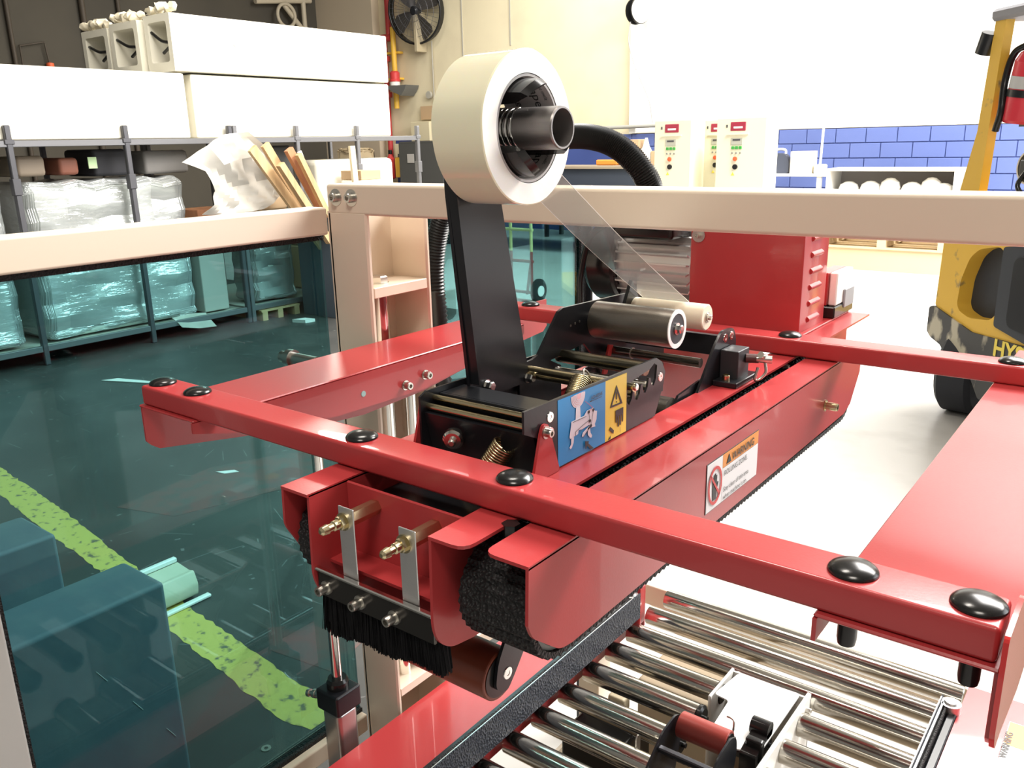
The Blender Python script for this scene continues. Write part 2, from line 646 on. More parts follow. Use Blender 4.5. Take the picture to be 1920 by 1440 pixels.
def column(x0, x1, sgn, full=True):
    """C-channel mast; opening faces the machine centre (sgn=+1: opening towards +x)"""
    t = 0.006
    y0, y1 = 0.92, 1.063
    back = x0 if sgn > 0 else x1 - t
    bm = bx(back, back + t, y0, y1, 0, 1.5)
    bx(x0, x1, y0, y0 + 0.010, 0, 1.5, 0.003, 1, bm)
    bx(x0, x1, y1 - 0.010, y1, 0, 1.5, 0.003, 1, bm)
    c = mk('column', bm, CREAM, mf)
    mk('shelf_plate', bx(x0 + t, x1 - 0.001, y0 + 0.010, y1 - 0.010, 1.363, 1.380, 0.001, 1), CREAM, c)
    mk('collar_plate', bx(x0 + t, x1 - 0.012, y0 + 0.010, y1 - 0.010, 1.25, 1.262), CREAM, c)
    mk('lower_shelf_plate', bx(x0 + t, x1 - 0.001, y0 + 0.010, y1 - 0.010, 0.622, 0.637), CREAM, c)
    xm = (x0 + x1) / 2 + 0.006 * sgn
    mk('lift_rod', cyl((xm, 0.975, 0.637), (xm, 0.975, 1.363), 0.0135, 24), CHROME, c)
    mk('guide_rod', cyl((xm + 0.012, 1.02, 0.637), (xm + 0.012, 1.02, 1.2), 0.012, 20), CHROME, c)
    mk('bolt', hexbolt((xm, 0.975, 1.380), (0, 0, 1), 0.0155, 0.011, washer=0.017, socket=False), STEEL, c)
    return c


column(-1.085, -0.997, 1)
column(-0.035, 0.053, -1)
tb = mk('top_beam', bx(-1.085, 0.053, 0.92, 0.985, 1.495, 1.5425, 0.005, 3), CREAM, mf)
for x in (-1.062, -1.026):
    mk('bolt', hexbolt((x, 0.9205, 1.522), (0, -1, 0), 0.0075, 0.009, washer=0.0135), STEEL, tb)
mk('guard_beam', bx(-1.13, -1.085, 0.30, 0.92, 1.462, 1.506, 0.004, 3), CREAM, mf)
mk('guard_post', bx(-1.13, -1.085, 0.308, 0.348, 0.0, 1.462, 0.004, 3),
   mat('grey_cream_paint', (0.50, 0.49, 0.47), 0.3), mf)
mk('guard_sill', bx(-1.13, -1.085, 0.348, 0.92, 0.515, 0.552, 0.004, 3), CREAM, mf)
g1 = mk('guard_glass', bx(-1.111, -1.106, 0.348, 0.92, 0.552, 1.462), TINT, mf, smooth=False, label='tinted glass panel')
mk('gasket', bx(-1.118, -1.0995, 0.348, 0.92, 1.453, 1.462), RUBBER, g1)
mk('gasket', bx(-1.118, -1.0995, 0.348, 0.356, 0.56, 1.453), RUBBER, g1)
mk('gasket', bx(-1.118, -1.0995, 0.356, 0.92, 0.552, 0.560), RUBBER, g1)
g2 = mk('guard_glass', bx(-1.111, -1.106, 1.063, 1.69, 0.552, 1.50), TINT, mf, smooth=False, label='tinted glass panel')
mk('gasket', bx(-1.118, -1.0995, 1.69, 1.712, 0.552, 1.50), RUBBER, g2)
mk('rear_guard_post', bx(-1.13, -1.085, 1.712, 1.72, 0, 1.50, 0.002, 1), BLACKM, mf)
mk('rear_guard_sill', bx(-1.13, -1.085, 1.063, 1.712, 0.515, 0.552, 0.004, 2), CREAM, mf)
# legs of the machine
for x in (-1.0, -0.10):
    for y in (0.42, 1.60):
        mk('leg', bx(x - 0.03, x + 0.03, y - 0.03, y + 0.03, 0.0, 0.50, 0.004, 2), CREAM, mf)
mk('base_rail', bx(-1.03, -0.97, 0.45, 1.57, 0.08, 0.14, 0.004, 2), CREAM, mf)
mk('base_rail', bx(-0.13, -0.07, 0.45, 1.57, 0.08, 0.14, 0.004, 2), CREAM, mf)
mk('base_pan', bx(-0.97, -0.13, 0.45, 1.58, 0.20, 0.21), mat('tan_painted_pan', (0.34, 0.28, 0.20), 0.6), mf)
mk('cross_member', bx(-0.97, -0.13, 1.705, 1.745, 0.47, 0.525, 0.004, 2), CREAM, mf)
mk('cross_member', bx(-0.97, -0.13, 1.06, 1.10, 0.36, 0.40, 0.004, 2), CREAM, mf)
mk('inner_housing', bx(-0.80, -0.62, 1.46, 1.62, 0.21, 0.44, 0.006, 2), mat('tan_box', (0.58, 0.48, 0.34), 0.5), mf)
mk('inner_housing', bx(-0.60, -0.50, 1.48, 1.62, 0.21, 0.42, 0.006, 2), CREAM, mf)
mk('terminal_block', bx(-0.80, -0.76, 1.33, 1.36, 0.44, 0.475, 0.006, 2), mat('ivory', (0.70, 0.60, 0.42), 0.5), mf)
mk('wire_trunk', tube(bez([(-0.82, 1.12, 0.42), (-0.72, 1.10, 0.40), (-0.62, 1.07, 0.40), (-0.5, 1.02, 0.38)], 14),
                      0.016, 10, rf=lambda i: 0.016 + 0.004 * (i % 2)), BLACKP, mf)
mk('under_shaft', cyl((-0.84, 1.24, 0.43), (-0.56, 1.24, 0.43), 0.016, 20), STEEL, mf)
mk('under_box', bx(-0.83, -0.70, 1.20, 1.34, 0.33, 0.455, 0.008, 2), BLACKP, mf)
mk('under_box', bx(-0.72, -0.58, 0.90, 1.02, 0.33, 0.43, 0.008, 2), BLACKP, mf)
mk('under_bracket', prism([(-0.80, 0.36), (-0.72, 0.36), (-0.70, 0.44), (-0.74, 0.455), (-0.76, 0.43), (-0.8, 0.44)], 'y', 1.06, 1.075), BLACKM, mf)

# lift cylinder beside the column
cx_, cy_ = -1.030, 0.812
cy = mk('lift_cylinder', bx(cx_ - 0.022, cx_ + 0.022, cy_ - 0.022, cy_ + 0.022, 0.30, 0.660, 0.008, 3), mat('aluminium_barrel', (0.5, 0.47, 0.45), 0.3, 0.9), mf,
        label='aluminium barrel with black head')
mk('cylinder_head', bx(cx_ - 0.0275, cx_ + 0.0275, cy_ - 0.0275, cy_ + 0.0275, 0.660, 0.700, 0.004, 2), BLACKM, cy)
mk('cylinder_collar', lathe((cx_, cy_, 0.700), (0, 0, 1), [(0.019, 0), (0.019, 0.012), (0.016, 0.018), (0.010, 0.018)], 24), BLACKP, cy)
mk('cylinder_rod', cyl((cx_, cy_, 0.715), (cx_, cy_, 1.21), 0.0090, 24), CHROME, cy)
bmv = cyl((cx_ - 0.027, cy_ - 0.01, 0.678), (cx_ - 0.045, cy_ - 0.012, 0.672), 0.007, 12)
lathe((cx_ - 0.045, cy_ - 0.012, 0.672), (-1, -0.1, -0.25), [(0.008, 0), (0.008, 0.007), (0.005, 0.007), (0.005, 0.016), (0.007, 0.016), (0.007, 0.022)], 12, bmv)
mk('air_fitting', bmv, STEEL, cy)

# corrugated cable hose behind the beam
hose = bez([(-1.062, 1.15, 1.05), (-1.066, 1.15, 1.25), (-1.070, 1.15, 1.38), (-1.044, 1.15, 1.475), (-0.98, 1.15, 1.55),
            (-0.88, 1.15, 1.595), (-0.78, 1.15, 1.606), (-0.72, 1.15, 1.603), (-0.676, 1.155, 1.584), (-0.642, 1.165, 1.545), (-0.645, 1.20, 1.50), (-0.68, 1.28, 1.485), (-0.70, 1.33, 1.465)], 34)
fine = []
for a, b in zip(hose, hose[1:]):
    fine += [a]
tag(mk('corrugated_hose', tube(fine, 0.018, 14, rf=lambda i: 0.0195 if (i // 1) % 2 else 0.0165), mat('hose_black', (0.02, 0.02, 0.02), 0.35), ang=80),
    'black corrugated cable hose arching behind the cream cross beam', 'hose')

# ================================================================== MACHINE: height-adjustable upper frame
uf = empty('upper_frame', (-0.516, 0.86, 1.19),
           'glossy red upper steel frame of the sealing machine with black dome caps and drive belts', 'machine frame')


def crossbar(y0, y1, xa, xb, caps):
    cb = mk('crossbar', bx(xa, xb, y0, y1, 1.2955, 1.32, 0.0035, 3), RED, uf)
    for i, x in enumerate(caps):
        mk('dome_cap', dome((x, (y0 + y1) / 2, 1.3197), 0.0165, 0.0075), BLACKP, cb)
    return cb


CAPX = [-0.972, -0.897, -0.611, -0.419, -0.135, -0.060]
cb = crossbar(0.517, 0.561, -0.987, -0.0445, CAPX)
mk('crossbar_cap', bx(-0.9875, -0.985, 0.5185, 0.5595, 1.297, 1.3185, 0.001, 1), RED, cb)
crossbar(1.178, 1.222, -0.987, -0.0445, [-0.972, -0.888, -0.611, -0.419, -0.135, -0.060])
for x in (-0.135, -0.060, -0.419):
    mk('bolt', hexbolt((x, 0.539, 1.2955), (0, 0, -1), 0.0065, 0.030), BLACKP, uf)


def side_rail(xo, xi, t=0.003):
    s = 1 if xi > xo else -1
    lo = [(0.515, 1.2925), (0.515, 1.247), (0.521, 1.240), (0.531, 1.233), (0.66, 1.212), (0.80, 1.190), (0.88, 1.184),
          (1.02, 1.190), (1.18, 1.212), (1.375, 1.228), (1.388, 1.238), (1.388, 1.2925)]
    bm = prism(lo, 'x', xo, xo + s * t)
    r = mk('side_rail', bm, RED, uf)
    a, b = sorted((xo, xi))
    top = [(a, 0.512), (b, 0.512), (b, 1.385), (a, 1.385)]
    mk('top_flange', bx(a, b, 0.513, 1.387 if s < 0 else 1.16, 1.2925, 1.2955, 0.0012, 1), RED, r)
    if s > 0:
        inner = [(0.512, 1.2925), (0.512, 1.280), (0.60, 1.257), (0.73, 1.243), (0.90, 1.240), (1.0, 1.252), (1.12, 1.268), (1.158, 1.277), (1.158, 1.2925)]
    else:
        inner = [(0.512, 1.2925), (0.512, 1.276), (1.387, 1.276), (1.387, 1.2925)]
    mk('inner_lip', prism(inner, 'x', xi - s * t, xi), RED, r)
    return r


lr = side_rail(-0.990, -0.872)
rr = side_rail(-0.0415, -0.151)
# right outer plate standing a little proud of the crossbar
mk('end_plate', prism(rnd([(0.505, 1.322), (0.505, 1.255), (0.515, 1.240), (0.535, 1.240), (0.62, 1.222), (1.387, 1.222), (1.387, 1.30), (0.60, 1.30), (0.565, 1.322)], 0.006), 'x',
                      -0.0415, -0.0385), mat('red_edge_plate', (0.60, 0.03, 0.03), 0.2, coat=0.6), rr)
for (y, z) in ((0.862, 1.2555), (0.905, 1.262)):
    mk('bolt', hexbolt((-0.872, y, z), (1, 0, 0), 0.0058, 0.010, washer=0.0075), STEEL, lr)
mk('hole_plug', cyl((-0.8722, 0.778, 1.263), (-0.8712, 0.778, 1.263), 0.0042, 14), mat('pale_hole', (0.35, 0.5, 0.5), 0.5), lr)
# lifting bracket with bolts outside the left rail
bmv = cyl((-1.055, 0.80, 1.285), (-0.995, 0.80, 1.285), 0.010, 16)
lathe((-1.05, 0.80, 1.285), (-1, 0, 0), [(0.014, 0), (0.014, 0.012), (0.009, 0.012), (0.009, 0.028)], 16, bmv)
mk('clamp_bolt', bmv, STEEL, lr)

# centre channels
T = 0.003


def outer_channel(xw, xf):
    s = 1 if xf > xw else -1
    web = [(0.4565, 1.293), (0.4545, 1.245), (0.4600, 1.232), (0.497, 1.203), (0.515, 1.2005), (1.235, 1.2055), (1.262, 1.214), (1.2975, 1.255), (1.300, 1.293)]
    c = mk('outer_channel', prism(rnd(web, 0.01, which=(2, 3)), 'x', xw, xw + s * T), RED, uf)
    a, b = sorted((xw, xf))
    fl = [(a, 0.4565), (b, 0.4565), (b, 1.30), (a, 1.30)]
    r_ = (0, 1)
    k = 1 if s > 0 else 0
    mk('top_flange', prism(rnd(fl, 0.012, which=((1,) if s > 0 else (0,))), 'z', 1.2915, 1.2945), RED, c)
    return c


oc = outer_channel(-0.3435, -0.388)
# inner rail on the camera side
iw = [(0.452, 1.293), (0.4495, 1.212), (0.455, 1.195), (0.470, 1.183), (0.50, 1.178), (1.50, 1.178), (1.545, 1.215), (1.55, 1.293)]
ir = mk('inner_rail', prism(rnd(iw, 0.008, which=(1, 2, 3)), 'x', -0.4415, -0.4385), RED, uf)
mk('top_flange', prism(rnd([(-0.4415, 0.4515), (-0.4025, 0.4515), (-0.4025, 1.55), (-0.4415, 1.55)], 0.014, which=(1,)), 'z', 1.2915, 1.2945), RED, ir)
il = mk('inner_rail', prism(rnd([(0.452, 1.293), (0.4495, 1.212), (0.455, 1.195), (0.470, 1.183), (0.50, 1.178), (1.50, 1.178), (1.545, 1.215), (1.55, 1.293)], 0.008, which=(1, 2, 3)),
                          'x', -0.5935, -0.5905), RED, uf)
mk('top_flange', bx(-0.6285, -0.5905, 0.4500, 1.30, 1.2915, 1.2945), RED, il)
ol = mk('outer_channel', prism(rnd([(0.4505, 1.293), (0.4490, 1.255), (0.468, 1.222), (0.490, 1.200), (0.515, 1.198), (1.26, 1.198), (1.30, 1.24), (1.30, 1.293)], 0.006, which=(1, 2, 3)),
                               'x', -0.6285, -0.6255), RED, uf)
# floor plate under the head, inside the inner rails
mk('front_bracket', bx(-0.5905, -0.4415, 0.497, 0.500, 1.182, 1.2925, 0.001, 1), RED, uf)
mk('bracket_lip', bx(-0.5905, -0.4415, 0.470, 0.500, 1.219, 1.222), RED, uf)
mk('bridge_plate', bx(-0.5905, -0.4415, 1.36, 1.52, 1.262, 1.265), RED, uf)
mk('motor_base', bx(-0.68, -0.4385, 1.225, 1.55, 1.2946, 1.2976, 0.001, 1), RED, uf)
mk('end_bolt', hexbolt((-0.409, 1.165, 1.2805), (0.3, -1, 0), 0.005, 0.008, washer=0.006), STEEL, uf)
mk('under_bolt', hexbolt((-0.400, 0.508, 1.2955), (0, 0, -1), 0.008, 0.016, socket=False), BLACKP, uf)
mk('adjuster_bolt', hexbolt((-0.3435, 1.142, 1.242), (1, 0, 0), 0.0055, 0.016, washer=0.008), YSTEEL, oc)


# rubber drive belts: toothed loops
def belt_loop(x0, x1, ya, yb, zc, r):
    th = 0.0045
    N = 24
    pts = []
    L = yb - ya
    ns = int(L / 0.0045)
    for i in range(ns):
        pts.append((ya + L * i / ns, zc - r, 0, -1))
    na = int(PI * r / 0.0045)
    for i in range(na):
        a = -PI / 2 + PI * i / na
        pts.append((yb + r * math.cos(a), zc + r * math.sin(a), math.cos(a), math.sin(a)))
    for i in range(ns):
        pts.append((yb - L * i / ns, zc + r, 0, 1))
    for i in range(na):
        a = PI / 2 + PI * i / na
        pts.append((ya + r * math.cos(a), zc + r * math.sin(a), math.cos(a), math.sin(a)))
    bm = B()
    rings = []
    for i, (y, z, ny, nz) in enumerate(pts):
        h = 0.0022 if i % 2 else 0.0
        o = [bm.verts.new((x, y + ny * h, z + nz * h)) for x in (x0, x1)]
        n = [bm.verts.new((x, y - ny * th, z - nz * th)) for x in (x1, x0)]
        rings.append(o + n)
    M_ = len(rings)
    for i in range(M_):
        a, b = rings[i], rings[(i + 1) % M_]
        for k in range(4):
            j = (k + 1) % 4
            bm.faces.new((a[k], a[j], b[j], b[k]))
    return bm


for (x0, x1) in ((-0.4220, -0.3475), (-0.6200, -0.5945)):
    bl = mk('drive_belt', belt_loop(x0, x1, 0.5080 if x0 > -0.5 else 0.5020, 1.235, 1.2365, 0.0430), RUBBER, uf, ang=20)
    mk('pulley', lathe((x0 + 0.002, 0.508, 1.2365), (1, 0, 0), [(0.010, 0), (0.034, 0), (0.038, 0.001), (0.038, x1 - x0 - 0.005), (0.034, x1 - x0 - 0.004), (0.030, x1 - x0 - 0.006), (0.010, x1 - x0 - 0.006)], 36),
       mat('grey_pulley', (0.22, 0.24, 0.23), 0.4), bl)
# black cover plate across the head bay under the bar
mk('bay_cover', bx(-0.589, -0.443, 0.503, 0.575, 1.262, 1.268, 0.001, 1), BLACKM, uf)
mk('bay_shaft', cyl((-0.589, 0.515, 1.255), (-0.443, 0.515, 1.255), 0.012, 20), BLACKM, uf)

# warning label on the outer channel
U, Z3 = V((0, 1, 0)), V((0, 0, 1))
Ol = V((-0.34345, 0.7635, 1.2205))
lw, lh = 0.137, 0.056
wl = mk('warning_label', flat([(0, 0), (lw, 0), (lw, lh), (0, lh)], Ol, U, Z3, 0.0004), BLACKL, uf, smooth=False,
        label='warning label with crossed-out hand and orange heading')
e = V((0.0005, 0, 0))
mk('label_field', flat([(0.001, 0.001), (0.0385, 0.001), (0.0385, lh - 0.001), (0.001, lh - 0.001)], Ol + e, U, Z3), WHITEL, wl, smooth=False)
mk('label_field', flat([(0.0392, 0.001), (lw - 0.001, 0.001), (lw - 0.001, 0.0395), (0.0392, 0.0395)], Ol + e, U, Z3), WHITEL, wl, smooth=False)
mk('label_heading', flat([(0.0392, 0.0402), (lw - 0.001, 0.0402), (lw - 0.001, lh - 0.001), (0.0392, lh - 0.001)], Ol + e, U, Z3), ORANGEL, wl, smooth=False)
e2_ = Ol + V((0.0012, 0, 0))
text('WARNING', 0.0125, e2_ + U * 0.062 + Z3 * 0.0425, U, Z3, BLACKL, wl, bold=0.0002)
mk('warning_triangle', flat([(0.048, 0.0425), (0.060, 0.0425), (0.054, 0.0525)], e2_, U, Z3, 0.0003), BLACKL, wl, smooth=False)
for i, s in enumerate(('ROLLING ZONE.', '', 'Stay clear of this area', 'when machine is on.')):
    if s:
        text(s, 0.0078 if i else 0.0085, e2_ + U * 0.042 + Z3 * (0.0305 - i * 0.0092), U, Z3, BLACKL, wl)
mk('prohibition_ring', flat(circ(0.0197, 0.0275, 0.0168, 36, 0.0215), e2_ + V((0.0005, 0, 0)), U, Z3, 0.0003, holes=[circ(0.0197, 0.0275, 0.0138, 36, 0.0182)]), REDL, wl, smooth=False)
hand = [(0.0155, 0.011), (0.0235, 0.011), (0.0245, 0.020), (0.0285, 0.029), (0.0265, 0.030), (0.0245, 0.026), (0.0245, 0.038), (0.0228, 0.038), (0.0222, 0.030),
        (0.0215, 0.0405), (0.0197, 0.0405), (0.0194, 0.030), (0.0185, 0.040), (0.0168, 0.0395), (0.0168, 0.030), (0.0155, 0.037), (0.0140, 0.036), (0.0140, 0.022)]
mk('hand_symbol', flat(hand, e2_, U, Z3, 0.0003), BLACKL, wl, smooth=False)
mk('prohibition_bar', flat([(0.0078, 0.0395), (0.0098, 0.0415), (0.0318, 0.0155), (0.0298, 0.0135)], e2_ + V((0.0005, 0, 0)), U, Z3, 0.0003), REDL, wl, smooth=False)

# front brush with its holder
bh_ = mk('brush_holder', bx(-0.590, -0.4415, 0.453, 0.4565, 1.1925, 1.218, 0.0008, 1), mat('dark_polished_bar', (0.10, 0.095, 0.09), 0.16, 0.9), uf)
mk('holder_lip', bx(-0.592, -0.4415, 0.4505, 0.4565, 1.218, 1.2215, 0.001, 1), CHROME, bh_)
for x in (-0.578, -0.5325, -0.489):
    mk('bolt', hexbolt((x, 0.453, 1.203), (0, -1, 0), 0.0048, 0.010, washer=0.0068), STEEL, bh_)
for xc in (-0.548, -0.472):
    st = mk('slotted_strip', bx(xc - 0.010, xc + 0.010, 0.4575, 0.4590, 1.190, 1.290, 0.0006, 1), ALU, bh_)
    p = V((xc - 0.003, 0.4575, 1.276))
    bm = cyl((p.x, 0.497, p.z), (p.x, 0.459, p.z), 0.0075, 6)
    mk('standoff', bm, YSTEEL, st)
    bm = lathe(p, (0, -1, 0), [(0.0085, 0), (0.0085, 0.0015)], 18)
    lathe(p + V((0, -0.0015, 0)), (0, -1, 0), [(0.0065, 0), (0.0065, 0.005)], 6, bm)
    lathe(p + V((0, -0.0065, 0)), (0, -1, 0), [(0.0048, 0), (0.0048, 0.006), (0.0036, 0.007), (0.0036, 0.012), (0.0048, 0.013), (0.004, 0.019), (0.002, 0.021), (0, 0.021)], 16, bm)
    mk('stud', bm, YSTEEL, st)
bm = B()
for i in range(5200):
    fx = random.random()
    x = -0.589 + fx * 0.146
    y = 0.4575 + random.random() * 0.014
    L = 0.045 - 0.011 * fx + random.uniform(-0.004, 0.0025) + 0.002 * math.sin(fx * 14)
    dx = random.uniform(-0.002, 0.002) + 0.010 * max(0, fx - 0.7) + (-0.004 if fx < 0.05 else 0)
    r = 0.0011
    a = random.random() * PI
    c, s = math.cos(a) * r, math.sin(a) * r
    z1 = 1.196
    p = [(x - c, y - s, z1), (x + c, y + s, z1), (x + dx + c * 0.5, y + s * 0.5 + random.uniform(-0.002, 0.002), z1 - L), (x + dx - c * 0.5, y - s * 0.5, z1 - L)]
    bm.faces.new([bm.verts.new(q) for q in p])
bx(-0.5905, -0.443, 0.4580, 0.472, 1.162, 1.198, bm=bm)
mk('brush_bristles', bm, BRIST, bh_, smooth=False, kind='stuff')

# motor cover box with louvres
bm = prism(rnd([(-0.640, 1.320), (-0.447, 1.320), (-0.447, 1.437), (-0.640, 1.437)], 0.003, 2), 'z', 1.2977, 1.480)
mb = mk('motor_cover', bm, RED, uf)
for i in range(6):
    z = 1.315 + i * 0.026
    bm = B()
    r1, r2 = [], []
    y0, y1 = 1.352, 1.400
    n = 8
    for k in range(n + 1):
        a = PI * k / n
        r1.append(bm.verts.new((-0.447 + 0.0045 * math.sin(a), y0, z - 0.006 + 0.010 * k / n)))
        r2.append(bm.verts.new((-0.447 + 0.0045 * math.sin(a), y1, z - 0.006 + 0.010 * k / n)))
    for k in range(n):
        bm.faces.new((r1[k], r1[k + 1], r2[k + 1], r2[k]))
    bm.faces.new(r1)
    bm.faces.new(r2)
    mk('louvre', bm, RED, mb)
mk('bolt', hexbolt((-0.6255, 1.3195, 1.4440), (0, -1, 0), 0.0045, 0.008, washer=0.0115), STEEL, mb)
# junction box behind the cover
jb = mk('junction_box', bx(-0.475, -0.452, 1.462, 1.56, 1.318, 1.375, 0.002, 2), RED, uf)
mk('socket_body', bx(-0.4515, -0.438, 1.468, 1.555, 1.318, 1.375, 0.002, 1), WHITEP, jb)
mk('socket_base', bx(-0.478, -0.436, 1.458, 1.562, 1.2977, 1.3175, 0.002, 1), BLACKP, jb)
mk('cable_clip', bx(-0.4378, -0.434, 1.505, 1.556, 1.31, 1.342, 0.001, 1), mat('grey_clip', (0.32, 0.33, 0.35), 0.4), jb)
# electric motor
mo = mk('motor', cyl((-0.815, 1.43, 1.376), (-0.66, 1.43, 1.376), 0.062, 40, bev=0.003), ALU, uf, label='finned aluminium drive motor')
bm = B()
for i in range(26):
    a = 2 * PI * i / 26
    t = bmesh.new()
    bmesh.ops.create_cube(t, size=1)
    for v in t.verts:
        v.co = V((v.co.x * 0.145, v.co.y * 0.003, v.co.z * 0.016))
    bmesh.ops.transform(t, verts=t.verts, matrix=Matrix.Translation((-0.7375, 1.43, 1.376)) @ Matrix.Rotation(a, 4, 'X') @ Matrix.Translation((0, 0, 0.067)))
    join(bm, t)
mk('cooling_fins', bm, ALU, mo, kind='stuff')
mk('fan_cover', lathe((-0.814, 1.43, 1.376), (-1, 0, 0), [(0.074, 0), (0.078, 0.005), (0.078, 0.055), (0.070, 0.066), (0.03, 0.070), (0, 0.070)], 36), BLACKP, mo)
mk('terminal_box', bx(-0.80, -0.68, 1.33, 1.42, 1.430, 1.475, 0.008, 2), BLACKP, mo)
mk('motor_foot', bx(-0.80, -0.67, 1.38, 1.48, 1.2977, 1.318, 0.002, 1), BLACKM, mo)
mk('cable_lead', tube(bez([(-0.81, 1.35, 1.46), (-0.845, 1.33, 1.43), (-0.86, 1.32, 1.36), (-0.855, 1.31, 1.31)], 10), 0.006, 10), BLACKP, mo)

# ================================================================== TAPE HEAD
th_ = empty('taping_unit', (-0.51, 0.72, 1.19),
            'black taping head with chrome rollers, springs and blue instruction label', 'tape head')
XR, XLf = -0.4400, -0.5830
rp = [(0.5785, 1.3665), (0.8270, 1.3640), (0.8400, 1.3570), (0.8490, 1.3430), (0.8450, 1.3290), (0.8260, 1.2960), (0.8200, 1.2960), (0.630, 1.2960), (0.600, 1.335), (0.5785, 1.345)]
slot = [(0.769, 1.348), (0.777, 1.3505), (0.812, 1.3540), (0.822, 1.3590), (0.829, 1.3550), (0.827, 1.3400), (0.822, 1.3330), (0.817, 1.3350), (0.814, 1.3440), (0.810, 1.3445),
        (0.808, 1.3350), (0.803, 1.3290), (0.798, 1.3310), (0.796, 1.3410), (0.792, 1.3410), (0.790, 1.3310), (0.785, 1.3255), (0.780, 1.3275), (0.778, 1.3380), (0.775, 1.3385), (0.773, 1.3300),
        (0.767, 1.3240), (0.762, 1.3290), (0.763, 1.3400)]
sp = mk('side_plate', prism(rp, 'x', XR, XR + 0.0025, holes=[slot]), BLACKM, th_)
sp2 = mk('side_plate', prism([(0.596, 1.200), (0.596, 1.352), (0.606, 1.3565), (0.800, 1.3540), (0.850, 1.330), (0.850, 1.262), (0.80, 1.200)], 'x', XLf - 0.0025, XLf), BLACKM, th_)
mk('base_tray', bx(XLf + 0.001, XR - 0.001, 0.606, 0.86, 1.222, 1.226), BLACKM, th_)
for (y, z) in ((0.6190, 1.3510), (0.6190, 1.3360), (0.8370, 1.3395)):
    bm = lathe((XR + 0.0025, y, z), (1, 0, 0), [(0.0052, 0), (0.0050, 0.0008), (0.0022, 0.0008), (0.0020, 0.0003), (0, 0.0003)], 18)
    mk('countersunk_screw', bm, CHROME, sp)
# arm plate of the roller carrier (left inside)
swing = [(0.755, 1.315), (0.755, 1.352), (0.781, 1.3525), (0.793, 1.356), (0.836, 1.401), (0.846, 1.404), (1.018, 1.3985), (1.045, 1.3785), (1.060, 1.350), (1.06, 1.300), (0.935, 1.300), (0.915, 1.330),
         (0.893, 1.3500), (0.818, 1.3440), (0.805, 1.330), (0.800, 1.318)]
sw = mk('swing_plate', prism(swing, 'x', -0.5800, -0.5765), BLACKM, th_)
for (y, z) in ((0.862, 1.383), (0.872, 1.384), (0.882, 1.385)):
    mk('hole', cyl((-0.5766, y, z - 0.004), (-0.5760, y, z - 0.004), 0.0016, 10), STEEL, sw)
# mast carrying the tape roll
ap = [(0.663, 1.332), (0.760, 1.330), (0.768, 1.334), (0.716, 1.570), (0.712, 1.612), (0.702, 1.640), (0.676, 1.650), (0.650, 1.640), (0.638, 1.612), (0.638, 1.555)]
arm = mk('roll_arm', prism(rnd(ap, 0.008), 'x', -0.5755, -0.5715), BLACKM, th_)
mk('arm_flange', prism([(0.6385, 1.60), (0.638, 1.555), (0.663, 1.352), (0.665, 1.352), (0.6405, 1.555), (0.641, 1.60)], 'x', -0.5715, -0.5600), BLACKM, arm)
for (y, z) in ((0.6890, 1.3440), (0.7640, 1.3360)):
    mk('bolt', hexbolt((-0.5715, y, z), (1, 0, 0), 0.0055, 0.008, washer=0.0068, socket=False), CHROME, arm)
# knurled and nylon rollers
kr = mk('knurled_roller', lathe((-0.5670, 0.909, 1.380), (1, 0, 0), [(0.018, 0), (0.0235, 0), (0.0235, 0.1115), (0.0225, 0.1120)], 40), KNURL, th_)
mk('end_ring', lathe((-0.4552, 0.909, 1.380), (1, 0, 0), [(0.0185, 0), (0.0185, 0.0012), (0.0238, 0.0012), (0.0238, 0)], 40, close=False), mat('white_ring', (0.85, 0.85, 0.83), 0.3), kr)
mk('end_disc', cyl((-0.4560, 0.909, 1.380), (-0.4548, 0.909, 1.380), 0.0184, 32), mat('dark_disc', (0.03, 0.03, 0.035), 0.5), kr)
mk('bolt', hexbolt((-0.4548, 0.909, 1.380), (1, 0, 0), 0.0055, 0.006, washer=0.0075, socket=False), CHROME, kr)
nr = mk('nylon_roller', cyl((-0.5620, 0.996, 1.379), (-0.4560, 0.996, 1.379), 0.0168, 36, bev=0.0012), NYLON, th_)
bm = lathe((-0.4558, 0.996, 1.379), (1, 0, 0), [(0.0070, 0), (0.0070, 0.0010), (0.0055, 0.0012), (0.0055, 0.003), (0, 0.003)], 20)
hexbolt((-0.4530, 0.996, 1.379), (1, 0, 0), 0.0035, 0.003, bm, socket=False)
mk('bolt', bm, STEEL, nr)
mk('roller_axle', cyl((-0.5765, 0.996, 1.379), (-0.5620, 0.996, 1.379), 0.006, 16), STEEL, nr)
mk('roller_axle', cyl((-0.5765, 0.909, 1.380), (-0.5670, 0.909, 1.380), 0.006, 16), STEEL, kr)
# black wedge guide behind the knurled roller
mk('guide_block', lathe((-0.5765, 0.962, 1.372), (1, 0, 0), [(0.014, 0), (0.014, 0.024), (0.010, 0.03), (0, 0.03)], 20), BLACKP, th_)
mk('guide_fin', prism([(0.965, 1.386), (0.985, 1.420), (1.005, 1.392)], 'x', -0.565, -0.560), BLACKP, th_)
